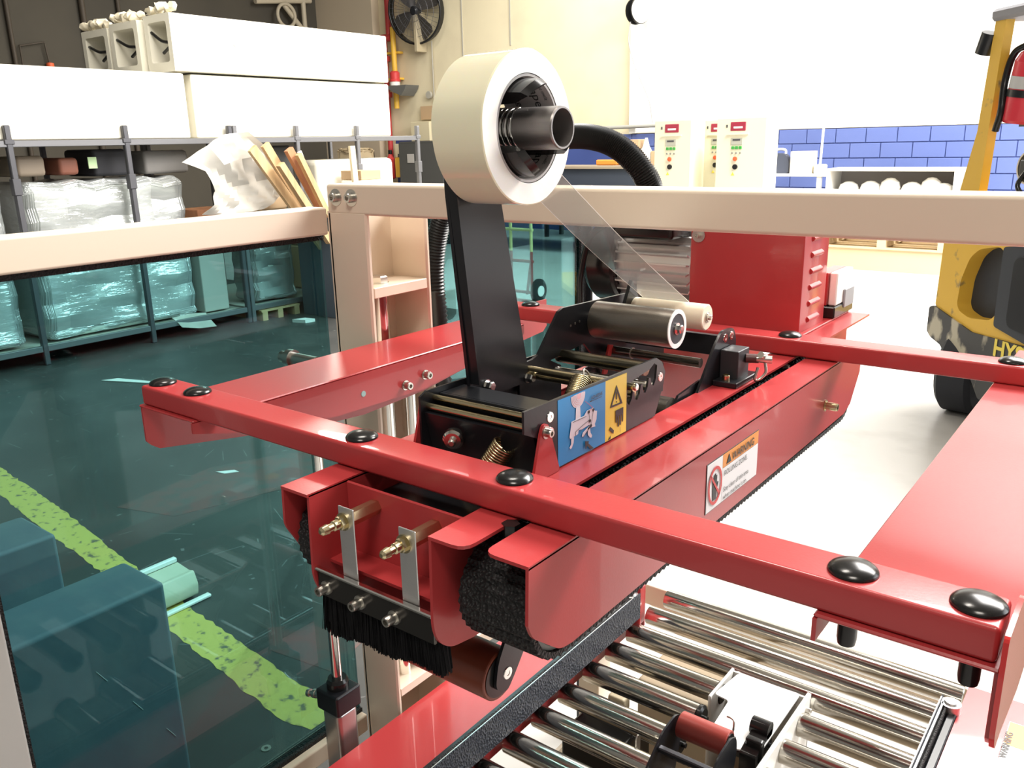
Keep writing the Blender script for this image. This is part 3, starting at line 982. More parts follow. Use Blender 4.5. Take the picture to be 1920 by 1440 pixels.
# rods across the head
for (y, z, r, m_, x0, x1, n_) in ((0.607, 1.3400, 0.0034, YSTEEL, -0.5850, -0.4345, 'pivot_rod'), (0.617, 1.3470, 0.0032, YSTEEL, XLf, XR, 'cross_rod'),
                                  (0.770, 1.3440, 0.0045, YSTEEL, XLf, -0.433, 'spring_rod'), (0.783, 1.3330, 0.0040, YSTEEL, XLf, XR, 'cross_rod'),
                                  (0.845, 1.3440, 0.0085, mat('olive_steel', (0.25, 0.23, 0.17), 0.22, 1.0), XLf, XR - 0.02, 'cross_roller'), (0.838, 1.325, 0.0060, STEEL, XLf, XR, 'cross_rod')):
    mk(n_, cyl((x0, y, z), (x1, y, z), r, 18), m_, th_)
mk('rod_end', lathe((-0.4375, 0.772, 1.3440), (1, 0, 0), [(0.0040, 0), (0.0040, 0.006), (0.0032, 0.007), (0, 0.007)], 14), CHROME, th_)
mk('top_bridge', bx(XLf + 0.0005, XR - 0.0005, 0.628, 0.664, 1.3460, 1.3500, 0.0006, 1), BLACKM, th_)
mk('front_bridge', bx(XLf + 0.0005, XR - 0.0005, 0.6245, 0.628, 1.3200, 1.3500, 0.0006, 1), BLACKM, th_)
mk('knife_plate', prism([(0.600, 1.335), (0.606, 1.335), (0.63, 1.235), (0.624, 1.235)], 'x', XLf + 0.001, XR - 0.003), BLACKM, th_)
mk('back_spring', spring((-0.468, 0.672, 1.310), (-0.4850, 0.745, 1.348), 0.0055, 0.0012, 34, r2=0.0115), YSTEEL, th_)
mk('spring_hook', tube(bez([(-0.486, 0.752, 1.350), (-0.491, 0.760, 1.358), (-0.490, 0.770, 1.3495), (-0.490, 0.7725, 1.3400)], 6), 0.0012, 8), STEEL, th_)
mk('front_spring', spring((-0.512, 0.5820, 1.262), (-0.476, 0.598, 1.322), 0.0110, 0.0013, 25), YSTEEL, th_)
mk('knob', lathe((-0.540, 0.598, 1.318), (0.5, -0.85, -0.1), [(0.0095, 0), (0.0105, 0.002), (0.0105, 0.009), (0.0085, 0.012), (0, 0.012)], 28), CHROME, th_)
mk('knob_tip', lathe((-0.534, 0.5878, 1.3165), (0.5, -0.85, -0.1), [(0.0035, 0), (0.0040, 0.004), (0.0025, 0.006), (0, 0.006)], 14), STEEL, th_)
# red pivot ear
ear = rnd([(0.586, 1.2950), (0.600, 1.3420), (0.6035, 1.3480), (0.610, 1.3480), (0.6135, 1.3420), (0.630, 1.2950)], 0.004)
er = mk('pivot_ear', prism(ear, 'x', -0.4370, -0.4340), RED, th_, label='red pivot ear')
mk('bolt', hexbolt((-0.4340, 0.607, 1.3400), (1, 0, 0), 0.0042, 0.006, washer=0.0062), STEEL, er)
er2 = mk('pivot_ear', prism(ear, 'x', -0.5890, -0.5860), RED, th_, label='red pivot ear')
# brown lead-in roller below
br = mk('press_roller', cyl((-0.5780, 0.5560, 1.1000), (-0.4560, 0.5560, 1.1000), 0.0260, 40, bev=0.001), BROWNR, th_)
mk('roller_recess', cyl((-0.4562, 0.5560, 1.1000), (-0.4552, 0.5560, 1.1000), 0.0225, 32), BLACKP, br)
mk('hanger_arm', prism(rnd([(0.543, 1.092), (0.548, 1.118), (0.590, 1.185), (0.64, 1.225), (0.665, 1.225), (0.63, 1.16), (0.572, 1.092), (0.560, 1.080)], 0.008), 'x', -0.4545, -0.4510), BLACKM, br)
bm = lathe((-0.4510, 0.5620, 1.1010), (1, 0, 0), [(0.0065, 0), (0.0062, 0.0008), (0.0028, 0.0008), (0.0026, 0.0003), (0, 0.0003)], 20)
mk('countersunk_screw', bm, CHROME, br)
mk('hanger_arm', prism(rnd([(0.543, 1.092), (0.548, 1.118), (0.590, 1.185), (0.64, 1.225), (0.665, 1.225), (0.63, 1.16), (0.572, 1.092), (0.560, 1.080)], 0.008), 'x', -0.5820, -0.5790), BLACKM, br)
# instruction label
Ol = V((XR + 0.0026, 0.6315, 1.2965))
lb = mk('instruction_label', flat([(0, 0), (0.086, 0), (0.086, 0.0660), (0, 0.0675)], Ol, U, Z3, 0.0003), BLUEL, th_, smooth=False,
        label='blue instruction label with white drawing of the head')
lb2 = mk('hazard_label', flat([(0.086, 0), (0.1290, 0), (0.1290, 0.0655), (0.086, 0.0660)], Ol, U, Z3, 0.0003), YELL, th_, smooth=False,
         label='yellow hazard label with triangle and hand')
E0 = Ol + V((0.0006, 0, 0))
rc = (0.0345, 0.0640)
for i, r in enumerate((0.0125, 0.0113, 0.0107, 0.0094, 0.0088, 0.0075, 0.0069, 0.0056, 0.0050, 0.0037)):
    arc = [p for p in circ(rc[0], rc[1], r, 60) if p[1] < 0.0662]
    arc = sorted(arc, key=lambda p: math.atan2(p[0] - rc[0], p[1] - rc[1]) % (2 * PI))
    mk('roll_drawing', flat(arc, E0 + V((0.00012 * i, 0, 0)), U, Z3, 0.0001), PALEL if i % 2 == 0 else PINKL, lb, smooth=False)


def shape(pts, off=0.0003, m_=PALEL, par=None, nm='drawing'):
    mk(nm, flat(pts, E0 + V((off, 0, 0)), U, Z3, 0.0002), m_, par or lb, smooth=False)


def line(a, b, wd, m_, par, nm='drawn_line', off=0.0010):
    a, b = V((a[0], a[1])), V((b[0], b[1]))
    d = (b - a).normalized()
    n_ = V((-d.y, d.x)) * wd / 2
    mk(nm, flat([tuple(a - n_), tuple(b - n_), tuple(b + n_), tuple(a + n_)], E0 + V((off, 0, 0)), U, Z3, 0.0002), m_, par, smooth=False)


shape([(0.0305, 0.0535), (0.0375, 0.0525), (0.0385, 0.0400), (0.0295, 0.0400)], 0.0002)
body = [(0.0215, 0.0405), (0.0445, 0.0405), (0.0495, 0.0445), (0.0615, 0.0445), (0.0645, 0.0405), (0.0685, 0.0395), (0.0675, 0.0305), (0.0645, 0.0265), (0.0655, 0.0235), (0.0575, 0.0245),
        (0.0535, 0.0285), (0.0405, 0.0275), (0.0345, 0.0285), (0.0335, 0.0245), (0.0195, 0.0235), (0.0185, 0.0255), (0.0215, 0.0375)]
shape(body, 0.0004)
shape([(0.0215, 0.0238), (0.0265, 0.0235), (0.0255, 0.0175), (0.0225, 0.0135), (0.0205, 0.0125), (0.0185, 0.0145), (0.0215, 0.0175)])
shape([(0.0535, 0.0270), (0.0555, 0.0255), (0.0475, 0.0215), (0.0435, 0.0185), (0.0405, 0.0200), (0.0425, 0.0235)])
shape([(0.0515, 0.0260), (0.0555, 0.0260), (0.0565, 0.0195), (0.0595, 0.0155), (0.0585, 0.0135), (0.0555, 0.0145), (0.0515, 0.0185)])
for c_ in ((0.0525, 0.0425), (0.0610, 0.0425), (0.0565, 0.0268), (0.0545, 0.0325)):
    shape(circ(c_[0], c_[1], 0.0017, 14), 0.0010, BLACKL, nm='dot')
for a_, b_, w_, m_ in (((0.0455, 0.0555), (0.0595, 0.0455), 0.0004, REDL), ((0.0595, 0.0455), (0.0525, 0.0425), 0.0004, REDL), ((0.0525, 0.0425), (0.0545, 0.0325), 0.0004, BLACKL),
                       ((0.0610, 0.0425), (0.0565, 0.0268), 0.0004, BLACKL), ((0.0235, 0.0395), (0.0475, 0.0392), 0.0004, BLACKL), ((0.0455, 0.0325), (0.0545, 0.0340), 0.0004, BLACKL),
                       ((0.0285, 0.0285), (0.0455, 0.0325), 0.0004, BLACKL), ((0.0285, 0.0240), (0.0285, 0.0285), 0.0004, BLACKL), ((0.0545, 0.0525), (0.0765, 0.0525), 0.0005, BLACKL),
                       ((0.0565, 0.0268), (0.0425, 0.0190), 0.0004, BLACKL), ((0.0545, 0.0525), (0.0570, 0.0532), 0.0008, BLACKL)):
    line(a_, b_, w_, m_, lb)
text('ADHESIVE', 0.0050, E0 + U * 0.0570 + Z3 * 0.0540 + V((0.0004, 0, 0)), U, Z3, BLACKL, lb, bold=0.00005, spacing=0.95)
shape([(0.0455, 0.0135), (0.0525, 0.0115), (0.0515, 0.0095), (0.0615, 0.0015), (0.0555, 0.0015), (0.0495, 0.0075), (0.0465, 0.0045)], 0.0010, BLACKL, nm='arrow')
mk('hazard_triangle', flat([(0.1075, 0.0570), (0.1200, 0.0342), (0.0950, 0.0350)], E0, U, Z3, 0.0003, holes=[[(0.1075, 0.0528), (0.1160, 0.0362), (0.0985, 0.0368)]]), BLACKL, lb2, smooth=False)
shape([(0.1067, 0.0415), (0.1083, 0.0415), (0.1088, 0.0500), (0.1062, 0.0500)], 0.0003, BLACKL, lb2, 'exclamation_mark')
shape(circ(0.1075, 0.0388, 0.0009, 10), 0.0003, BLACKL, lb2, 'exclamation_dot')
shape([(0.1055, 0.0295), (0.1215, 0.0295), (0.1215, 0.0145), (0.1195, 0.0130), (0.1190, 0.0220), (0.1172, 0.0220), (0.1170, 0.0110), (0.1148, 0.0110), (0.1145, 0.0220), (0.1130, 0.0220),
       (0.1127, 0.0100), (0.1105, 0.0105), (0.1100, 0.0220), (0.1088, 0.0220), (0.1083, 0.0150), (0.1060, 0.0165)], 0.0003, BLACKL, lb2, 'hand_symbol')
shape([(0.0955, 0.0145), (0.1025, 0.0085), (0.1015, 0.0050), (0.0935, 0.0112)], 0.0003, BLACKL, lb2, 'blade_symbol')
shape([(0.0965, 0.0045), (0.0955, 0.0010), (0.0910, 0.0010)], 0.0003, BLACKL, lb2, 'blade_symbol')
line((0.1140, 0.0090), (0.1140, 0.0030), 0.0004, BLACKL, lb2)
# rear end of the head: swing bracket, latch block, shafts
rb = mk('rear_bracket', prism(rnd([(0.935, 1.290), (0.960, 1.318), (0.985, 1.346), (1.005, 1.3615), (1.040, 1.3600), (1.050, 1.345), (1.050, 1.292)], 0.008), 'x', -0.4420, -0.4385), BLACKM, th_)
for y in (1.015, 1.034):
    bm = lathe((-0.4385, y, 1.350), (1, 0, 0), [(0.0058, 0), (0.0056, 0.0008), (0.0026, 0.0008), (0.0024, 0.0003), (0, 0.0003)], 18)
    mk('countersunk_screw', bm, CHROME, rb)
mk('latch_block', bx(-0.4380, -0.4130, 1.000, 1.035, 1.2980, 1.3380, 0.0015, 2), mat('black_anodised', (0.03, 0.032, 0.036), 0.45), rb)
mk('latch_foot', bx(-0.4380, -0.4060, 0.980, 1.050, 1.2946, 1.3020, 0.0010, 1), BLACKM, rb)
mk('bolt', hexbolt((-0.424, 0.990, 1.302), (0, 0, 1), 0.0048, 0.007), YSTEEL, rb)
bm = cyl((-0.4130, 1.024, 1.325), (-0.398, 1.030, 1.325), 0.0060, 16)
mk('latch_pin', bm, mat('brown_bush', (0.10, 0.04, 0.04), 0.4), rb)
bm = cyl((-0.400, 1.028, 1.325), (-0.382, 1.034, 1.325), 0.0050, 12)
cyl((-0.392, 1.020, 1.333), (-0.392, 1.046, 1.322), 0.0042, 12, bm)
tube(bez([(-0.390, 1.032, 1.320), (-0.388, 1.030, 1.308), (-0.394, 1.024, 1.299), (-0.398, 1.020, 1.300), (-0.396, 1.024, 1.315)], 8), 0.0020, 8, bm)
mk('latch_handle', bm, STEEL, rb)
mk('rear_crossbar', bx(-0.5765, -0.4420, 0.998, 1.006, 1.3300, 1.3560), BLACKM, th_)
mk('rear_shaft', cyl((-0.5765, 0.952, 1.330), (-0.4420, 0.952, 1.330), 0.0062, 18), mat('dark_steel', (0.16, 0.15, 0.13), 0.25, 1.0), th_)
mk('shaft_clip', lathe((-0.540, 0.952, 1.330), (1, 0, 0), [(0.0075, 0), (0.0075, 0.0015)], 18), STEEL, th_)
mk('red_lever', prism([(0.925, 1.302), (0.940, 1.340), (0.950, 1.338), (0.935, 1.302)], 'x', -0.5700, -0.5670), REDL, th_)
mk('small_spring', spring((-0.5000, 0.880, 1.292), (-0.5000, 0.893, 1.328), 0.0040, 0.0010, 9), STEEL, th_)
mk('lower_roller', cyl((-0.560, 0.890, 1.283), (-0.450, 0.890, 1.283), 0.016, 28), KNURL, th_)
mk('rear_side_plate', prism([(0.86, 1.262), (0.90, 1.300), (0.96, 1.306), (1.06, 1.300), (1.06, 1.23), (0.87, 1.23)], 'x', -0.4480, -0.4450), BLACKM, th_)
mk('rear_side_plate', prism([(0.84, 1.250), (0.90, 1.315), (1.12, 1.315), (1.12, 1.23), (0.85, 1.23)], 'x', -0.5825, -0.5805), BLACKM, th_)
# roll hub on the mast
XC, YC, ZC = -0.498, 0.6756, 1.6119
hb = mk('roll_hub', lathe((-0.5720, YC, ZC), (1, 0, 0), [(0.017, 0), (0.017, 0.012), (0.0135, 0.014), (0.0135, 0.030)], 28), BLACKP, th_)
for a in (1.95, 1.95 + 2 * PI / 3, 1.95 + 4 * PI / 3):
    t = B()
    # spoke and curved pad; the pad's free end is cut on a slant and thins out
    prism([(0.012, -0.007), (0.040, -0.009), (0.040, 0.009), (0.012, 0.007)], 'x', -0.5680, -0.5480, bm=t)
    NA, cols = 8, []
    for k in range(NA + 1):
        th = math.radians(-24 + 48 * k / NA)
        pr = [(-0.5680, 0.0460), (-0.505, 0.0462), (-0.4860 + 0.006 * math.cos(th * 3), 0.0445), (-0.4800 + 0.006 * math.cos(th * 3), 0.0395),
              (-0.4980, 0.0320), (-0.5300, 0.0310), (-0.5680, 0.0330)]
        cols.append([t.verts.new((x, r * math.cos(th), r * math.sin(th))) for x, r in pr])
    for c0, c1 in zip(cols, cols[1:]):
        for k in range(7):
            t.faces.new((c0[k], c0[(k + 1) % 7], c1[(k + 1) % 7], c1[k]))
    t.faces.new(cols[0])
    t.faces.new(cols[-1])
    bmesh.ops.transform(t, verts=t.verts, matrix=Matrix.Translation((0, YC, ZC)) @ Matrix.Rotation(a, 4, 'X'))
    mk('hub_finger', t, BLACKP, hb, ang=30)
mk('hub_spring', spring((XC - 0.040, YC, ZC), (XC - 0.008, YC, ZC), 0.0185, 0.0024, 5.2, n=10), CHROME, hb)
bm = lathe((XC - 0.012, YC, ZC), (1, 0, 0), [(0.0165, 0), (0.0195, 0.001), (0.0195, 0.049), (0.0188, 0.0505), (0.0172, 0.0505), (0.0172, 0.010), (0.0, 0.010)], 40, close=False)
mk('hub_sleeve', bm, TUBEK, hb)

# ================================================================== TAPE ROLL
RO, RI = 0.0714, 0.0502
tr = empty('tape_roll', (-0.53, YC, ZC - RO), 'large roll of clear packing tape on the black mast', 'tape roll')
N = 96
prof_o, prof_i = [], []
bm = B()
secs = []
for i in range(N):
    a = 2 * PI * i / N
    # the film is wound a touch unevenly, so the outline is slightly faceted
    ro = RO * (1 + 0.004 * math.sin(5 * a) + 0.003 * math.sin(9 * a + 1.0))
    pr = [(-0.5590, RI), (-0.5590, ro - 0.0015), (-0.5580, ro), (-0.4990, ro), (-0.4980, ro - 0.0012), (-0.4980, RI)]
    secs.append([bm.verts.new((x, YC + r * math.cos(a), ZC + r * math.sin(a))) for x, r in pr])
for i in range(N):
    a, b = secs[i], secs[(i + 1) % N]
    for k in range(5):
        f = bm.faces.new((a[k], a[k + 1], b[k + 1], b[k]))
        f.material_index = 1 if k in (0, 4) else 0
mk('wound_film', bm, [TAPE, TAPEF], tr, ang=30)
cr = mk('card_core', lathe((-0.5590, YC, ZC), (1, 0, 0), [(RI - 0.0005, 0), (RI - 0.0005, 0.0605), (RI - 0.003, 0.0605), (RI - 0.003, 0)], 64, close=False), CARDG, tr)
# printing inside the core: letters following its curve
PRT = mat('dark_print', (0.03, 0.03, 0.03), 0.6)


def core_text(s, a0, x0, size, xdir=-1):
    c = bpy.data.curves.new('txt', 'FONT')
    c.body = s
    c.size = size
    c.resolution_u = 2
    o = bpy.data.objects.new('txt', c)
    COL.objects.link(o)
    me = bpy.data.meshes.new_from_object(o.evaluated_get(bpy.context.evaluated_depsgraph_get()))
    bpy.data.objects.remove(o)
    bm = bmesh.new()
    bm.from_mesh(me)
    rr = RI - 0.0034
    for v in bm.verts:
        a = a0 - v.co.x / rr
        v.co = V((x0 + v.co.y, YC + rr * math.cos(a), ZC + rr * math.sin(a)))
    mk('core_lettering', bm, PRT, cr, smooth=False)


for a0 in (1.15, -0.25):
    core_text('ctape', a0, -0.5200, 0.015)
    core_text('packing tape', a0, -0.5420, 0.010)
    core_text('hot melt', a0 - 0.1, -0.5070, 0.006)
# tape strip running down to the nylon roller
bm = B()
P0, P1 = V((0.728, 1.568)), V((1.004, 1.3950))
rows = []
for i in range(17):
    t = i / 16
    p = P0.lerp(P1, t)
    sag = 0.003 * math.sin(PI * t)
    rows.append([bm.verts.new((x, p.x - sag * 0.6, p.y - sag)) for x in (-0.558 + 0.004 * t, -0.528, -0.498 + 0.012 * t)])
for k in range(1, 5):
    a = 0.95 - k * 0.5
    rows.append([bm.verts.new((x, 0.996 + 0.0171 * math.cos(a + 0.1), 1.379 + 0.0171 * math.sin(a + 0.1))) for x in (-0.554, -0.520, -0.486)])
for a, b in zip(rows, rows[1:]):
    for k in range(2):
        bm.faces.new((a[k], a[k + 1], b[k + 1], b[k]))
bmesh.ops.solidify(bm, geom=list(bm.faces), thickness=0.0001)
ts = mk('tape_strip', bm, FILM, tr, label='clear strip of tape running down to the roller')
for sx_ in (0, 1):
    pts = []
    for i in range(9):
        t = i / 8
        p = P0.lerp(P1, t)
        sag = 0.003 * math.sin(PI * t)
        pts.append(((-0.558 + 0.004 * t) if sx_ == 0 else (-0.498 + 0.012 * t), p.x - sag * 0.6, p.y - sag))
    mk('tape_edge', tube(pts, 0.00028, 6), mat('pale_tape_edge', (0.9, 0.88, 0.82), 0.3), ts)

# ================================================================== CONVEYOR BED
cvb = empty('conveyor_bed', (-0.516, 1.1, 0.5),
            'red steel conveyor bed with chrome rollers and dark woven side belts', 'conveyor')


def lower_rail(x0, x1, s):
    """x0 outer, x1 inner"""
    a, b = min(x0, x1), max(x0, x1)
    r = mk('bed_rail', prism([(a, 0.40), (b, 0.40), (b, 1.57), (b - (0.02 if s < 0 else 0), 1.60), (a + (0.02 if s > 0 else 0), 1.60), (a, 1.57)], 'z', 0.594, 0.600), RED, cvb)
    mk('rail_web', bx(x0 if s > 0 else x0 - 0.003, x0 + 0.003 if s > 0 else x0, 0.40, 1.59, 0.50, 0.594), RED, r)
    mk('rail_web', bx(x1 - 0.003 if s > 0 else x1, x1 if s > 0 else x1 + 0.003, 0.40, 1.59, 0.50, 0.594), RED, r)
    return r


lrl = lower_rail(-0.986, -0.857, 1)
rrl = lower_rail(-0.046, -0.175, -1)
bm = B()


def knit_belt(xf, s):
    """flat woven band on edge, inner face at xf, facing +s"""
    x0, x1 = sorted((xf, xf - s * 0.003))
    b_ = mk('side_belt', bx(x0, x1, 0.44, 1.515, 0.556, 0.619, 0.0006, 1), KNIT, cvb, label='dark woven side belt')
    x2, x3 = sorted((xf - s * 0.0035, xf - s * 0.0075))
    mk('slider_strip', bx(x2, x3, 0.44, 1.50, 0.560, 0.616, 0.0008, 1), ALU, b_)
    x4, x5 = sorted((xf - s * 0.010, xf - s * 0.014))
    mk('belt_return', bx(x4, x5, 0.44, 1.50, 0.556, 0.614, 0.001, 1), RUBBER, b_)
    x6, x7 = sorted((xf - s * 0.016, xf - s * 0.030))
    mk('belt_guide', bx(x6, x7, 0.44, 1.50, 0.550, 0.604, 0.002, 1), BLACKM, b_)
    mk('belt_pulley', lathe((xf - s * 0.018, 1.502, 0.556), (0, 0, 1), [(0.0168, 0), (0.0168, 0.060), (0.012, 0.060), (0.010, 0.064), (0, 0.064)], 24), ALU, b_)
    return b_


knit_belt(-0.8260, 1)
knit_belt(-0.2060, -1)
# serrated upper edge of the right belt
bm = B()
for i in range(180):
    y = 1.02 + i * 0.0027
    bx(-0.2060, -0.2040, y, y + 0.0014, 0.6185, 0.6215, bm=bm)
mk('belt_edge_teeth', bm, STEEL, cvb, smooth=False, kind='stuff')
mk('belt_post', bx(-0.905, -0.862, 1.60, 1.604, 0.48, 0.66), RED, cvb)
mk('belt_post', bx(-0.862, -0.835, 1.53, 1.533, 0.50, 0.66), RED, cvb)


def roller(y, x0, x1, cap0=False, cap1=False, r=0.0225):
    z = 0.517
    o = mk('conveyor_roller', lathe((x0, y, z), (1, 0, 0), [(r - 0.003, 0), (r, 0.002), (r, x1 - x0 - 0.002), (r - 0.003, x1 - x0)], 32), ROLLC, cvb)
    for fl_, xx, d in ((cap0, x0, -1), (cap1, x1, 1)):
        if fl_:
            mk('roller_cap', lathe((xx, y, z), (d, 0, 0), [(r + 0.001, 0), (r + 0.001, 0.006), (r - 0.004, 0.010), (0.005, 0.010), (0.005, 0.018), (0, 0.018)], 24), BLACKP, o)
    return o


full = [1.507, 1.597, 1.687]
for y in full:
    roller(y, -0.848, -0.190)
for y in (0.60, 0.69, 0.78, 0.87, 0.962, 1.053, 1.144, 1.235, 1.327, 1.417):
    roller(y, -0.848, -0.590, cap1=True)
    roller(y, -0.425, -0.190, cap0=True)

# ================================================================== LOWER TAPE HEAD
lh_ = empty('lower_taping_unit', (-0.51, 1.2, 0.25), 'lower taping head with red roller and white cover plate between the conveyor rollers', 'tape head')
mk('cover_plate', prism(rnd([(-0.580, 1.372), (-0.568, 1.462), (-0.443, 1.468), (-0.443, 1.26), (-0.490, 1.245), (-0.540, 1.262), (-0.548, 1.368)], 0.008), 'z', 0.543, 0.546),
   mat('white_cover_sheet', (0.78, 0.78, 0.77), 0.35), lh_)
mk('side_cheek', bx(-0.432, -0.424, 0.95, 1.475, 0.36, 0.552, 0.0015, 1), WHITEP, lh_)
mk('side_cheek', bx(-0.588, -0.582, 1.36, 1.475, 0.36, 0.545, 0.0015, 1), WHITEP, lh_)
mk('rear_cheek', bx(-0.588, -0.424, 1.470, 1.474, 0.36, 0.540), WHITEP, lh_)
mk('inner_pan', bx(-0.580, -0.434, 0.95, 1.468, 0.36, 0.365), mat('tan_pan', (0.40, 0.28, 0.18), 0.5), lh_)
ur = mk('press_roller', cyl((-0.570, 1.205, 0.585), (-0.478, 1.205, 0.585), 0.0235, 36, bev=0.001), REDR, lh_)
mk('roller_hub', cyl((-0.478, 1.205, 0.585), (-0.4765, 1.205, 0.585), 0.019, 24), BLACKP, ur)
bm = lathe((-0.4765, 1.205, 0.585), (1, 0, 0), [(0.011, 0), (0.011, 0.003), (0.006, 0.004), (0.006, 0.001), (0, 0.001)], 20)
mk('bearing', bm, CHROME, ur)
chk = rnd([(1.02, 0.40), (1.02, 0.48), (1.09, 0.560), (1.15, 0.600), (1.20, 0.605), (1.222, 0.59), (1.225, 0.56), (1.20, 0.48), (1.19, 0.40)], 0.012)
mk('head_cheek', prism(chk, 'x', -0.4745, -0.4710), BLACKM, lh_)
mk('head_cheek', prism(chk, 'x', -0.5800, -0.5765), BLACKM, lh_)
mk('cross_bar', bx(-0.5760, -0.4750, 1.128, 1.140, 0.572, 0.582, 0.002, 1), mat('dark_rod', (0.08, 0.08, 0.09), 0.3, 0.8), lh_)
mk('front_shell', bx(-0.5760, -0.4750, 1.04, 1.125, 0.44, 0.545, 0.01, 2), BLACKP, lh_)
mk('pivot_axle', cyl((-0.5760, 1.165, 0.548), (-0.4750, 1.165, 0.548), 0.008, 16), CHROME, lh_)
bk = mk('black_bracket', bx(-0.472, -0.440, 1.262, 1.278, 0.520, 0.565, 0.004, 2), BLACKP, lh_)
mk('bracket_drum', cyl((-0.478, 1.312, 0.560), (-0.444, 1.312, 0.560), 0.016, 24), BLACKP, bk)
mk('bracket_body', prism(rnd([(1.245, 0.505), (1.245, 0.545), (1.295, 0.558), (1.322, 0.560), (1.325, 0.520), (1.30, 0.500)], 0.006), 'x', -0.474, -0.444), BLACKP, bk)
mk('bracket_clip', prism(rnd([(1.246, 0.520), (1.246, 0.562), (1.262, 0.560), (1.268, 0.520)], 0.004), 'x', -0.503, -0.488), BLACKP, bk)
mk('bracket_tie', bx(-0.500, -0.470, 1.248, 1.262, 0.528, 0.542, 0.002, 1), BLACKP, bk)
mk('wire_hook', tube(bez([(-0.493, 1.255, 0.560), (-0.492, 1.258, 0.585), (-0.496, 1.262, 0.592), (-0.508, 1.264, 0.592)], 6), 0.002, 8), STEEL, bk)
mk('thin_rod', cyl((-0.494, 1.250, 0.53), (-0.496, 1.200, 0.42), 0.0016, 8), STEEL, lh_)
mk('flat_finger', prism(rnd([(-0.430, 0.0), (-0.418, 0.0), (-0.418, 0.02), (-0.430, 0.02)], 0.003), 'y', 1.188, 1.192), CHROME, lh_)
mk('upright_blade', prism(rnd([(1.165, 0.42), (1.165, 0.545), (1.172, 0.552), (1.179, 0.545), (1.179, 0.42)], 0.004), 'x', -0.640, -0.637), STEEL, lh_)
mk('cheek_bolt', hexbolt((-0.424, 1.448, 0.53), (1, 0, 0), 0.006, 0.01), STEEL, lh_)
mk('feeler_rod', cyl((-0.4345, 1.17, 0.54), (-0.4500, 1.12, 0.50), 0.003, 10), CHROME, lh_)

# fitting and sticker on the right bed rail
pk = V((-0.137, 1.285, 0.600))
bm = lathe(pk, (0.1, 0.1, 1), [(0.016, 0), (0.016, 0.002), (0.012, 0.003)], 24)
kn = mk('rail_knob_washer', bm, STEEL, rrl)
mk('rail_knob', lathe(pk + V((0, 0, 0.003)), (0, 0, 1), [(0.009, 0), (0.009, 0.014), (0.0105, 0.016), (0.008, 0.024), (0.003, 0.026), (0, 0.026)], 10), CHROME, rrl)
O_ = V((-0.068, 1.36, 0.6003))
ua, va = V((1, 0, 0)), V((0, 1, 0))
ws = mk('rail_sticker', flat([(-0.030, 0), (0.02, 0), (0.02, 0.17), (-0.030, 0.17)], O_, ua, va, 0.0003), WHITEL, rrl, smooth=False, label='white and orange warning sticker')
mk('sticker_heading', flat([(-0.029, 0.10), (0.019, 0.10), (0.019, 0.169), (-0.029, 0.169)], O_ + V((0, 0, 0.0004)), ua, va, 0.0002), ORANGEL, ws, smooth=False)
text('WARNING', 0.016, O_ + V((-0.020, 0.06, 0.0007)), V((0, 1, 0)), V((-1, 0, 0)), BLACKL, ws, bold=0.0004)

# ================================================================== BACKGROUND: racks with long white boxes (rows run along y)
RACKM = mat('grey_rack_steel', (0.20, 0.20, 0.21), 0.4, 0.6)
RACKD = mat('dark_rack_steel', (0.10, 0.10, 0.11), 0.45, 0.5)
FOAM = mat('white_wrapped_carton', (0.82, 0.79, 0.68), 0.45, bump=(6, 0.15, 'noise', 0.01))
FOAM2 = mat('white_carton_inner', (0.30, 0.28, 0.25), 0.7)
WOOD = mat('bare_wood', (0.62, 0.42, 0.22), 0.6, var=(14, (0.42, 0.26, 0.13), 0.8, 0.4, 0.7), stretch=(1, 1, 0.15))
WOODR = mat('reddish_wood', (0.50, 0.24, 0.12), 0.6, var=(14, (0.36, 0.15, 0.08), 0.8, 0.4, 0.7), stretch=(1, 1, 0.15))
CARD = mat('brown_card', (0.52, 0.36, 0.21), 0.75)
BLUEWRAP = sheet_glass('clear_wrap', (0.86, 0.90, 0.90), 0.35, 0.12, 0.25, (0.9, 0.95, 0.95), crinkle=(9, 1.0, (1, 0.5, 2.2)))
SHEETM = sheet_glass('clear_hanging_sheet', (0.88, 0.86, 0.82), 0.15, 0.2, 0.45, (0.92, 0.88, 0.80), crinkle=(6, 0.8, (1, 1, 1)))


def rack(ys, label, m):
    x0, x1 = -8.32, -6.85
    e = empty('storage_rack', ((x0 + x1) / 2, (ys[0] + ys[-1]) / 2, 0), label, 'rack', 'steel racks along the left aisle')
    for y in ys:
        for x in (x1, x0):
            p = mk('post', bx(x - 0.022, x + 0.022, y - 0.022, y + 0.022, 0, 1.80, 0.006, 1), m, e)
            if x == x1:
                mk('post_sleeve', bx(x - 0.030, x + 0.030, y - 0.030, y + 0.030, 1.30, 1.42, 0.004, 1), m, p)
                mk('post_clip', bx(x - 0.028, x + 0.026, y - 0.035, y + 0.035, 1.665, 1.70, 0.004, 1), m, p)
    for z in (0.125, 1.665):
        sh = mk('shelf', bx(x0, x1 - 0.022, ys[0], ys[-1], z, z + 0.012), mat('shelf_deck', (0.55, 0.52, 0.46), 0.5), e)
        mk('shelf_edge', bx(x1 - 0.020, x1 + 0.016, ys[0], ys[-1], z - 0.02, z + 0.028, 0.004, 1), RACKM, sh)
    return e


rack([0.9, 1.93, 2.87, 3.77, 4.75], 'nearer dark steel rack under the long white cartons', RACKD)
rack([4.80, 5.50, 6.28, 7.18], 'farther grey steel rack beyond the leaning planks', RACKM)


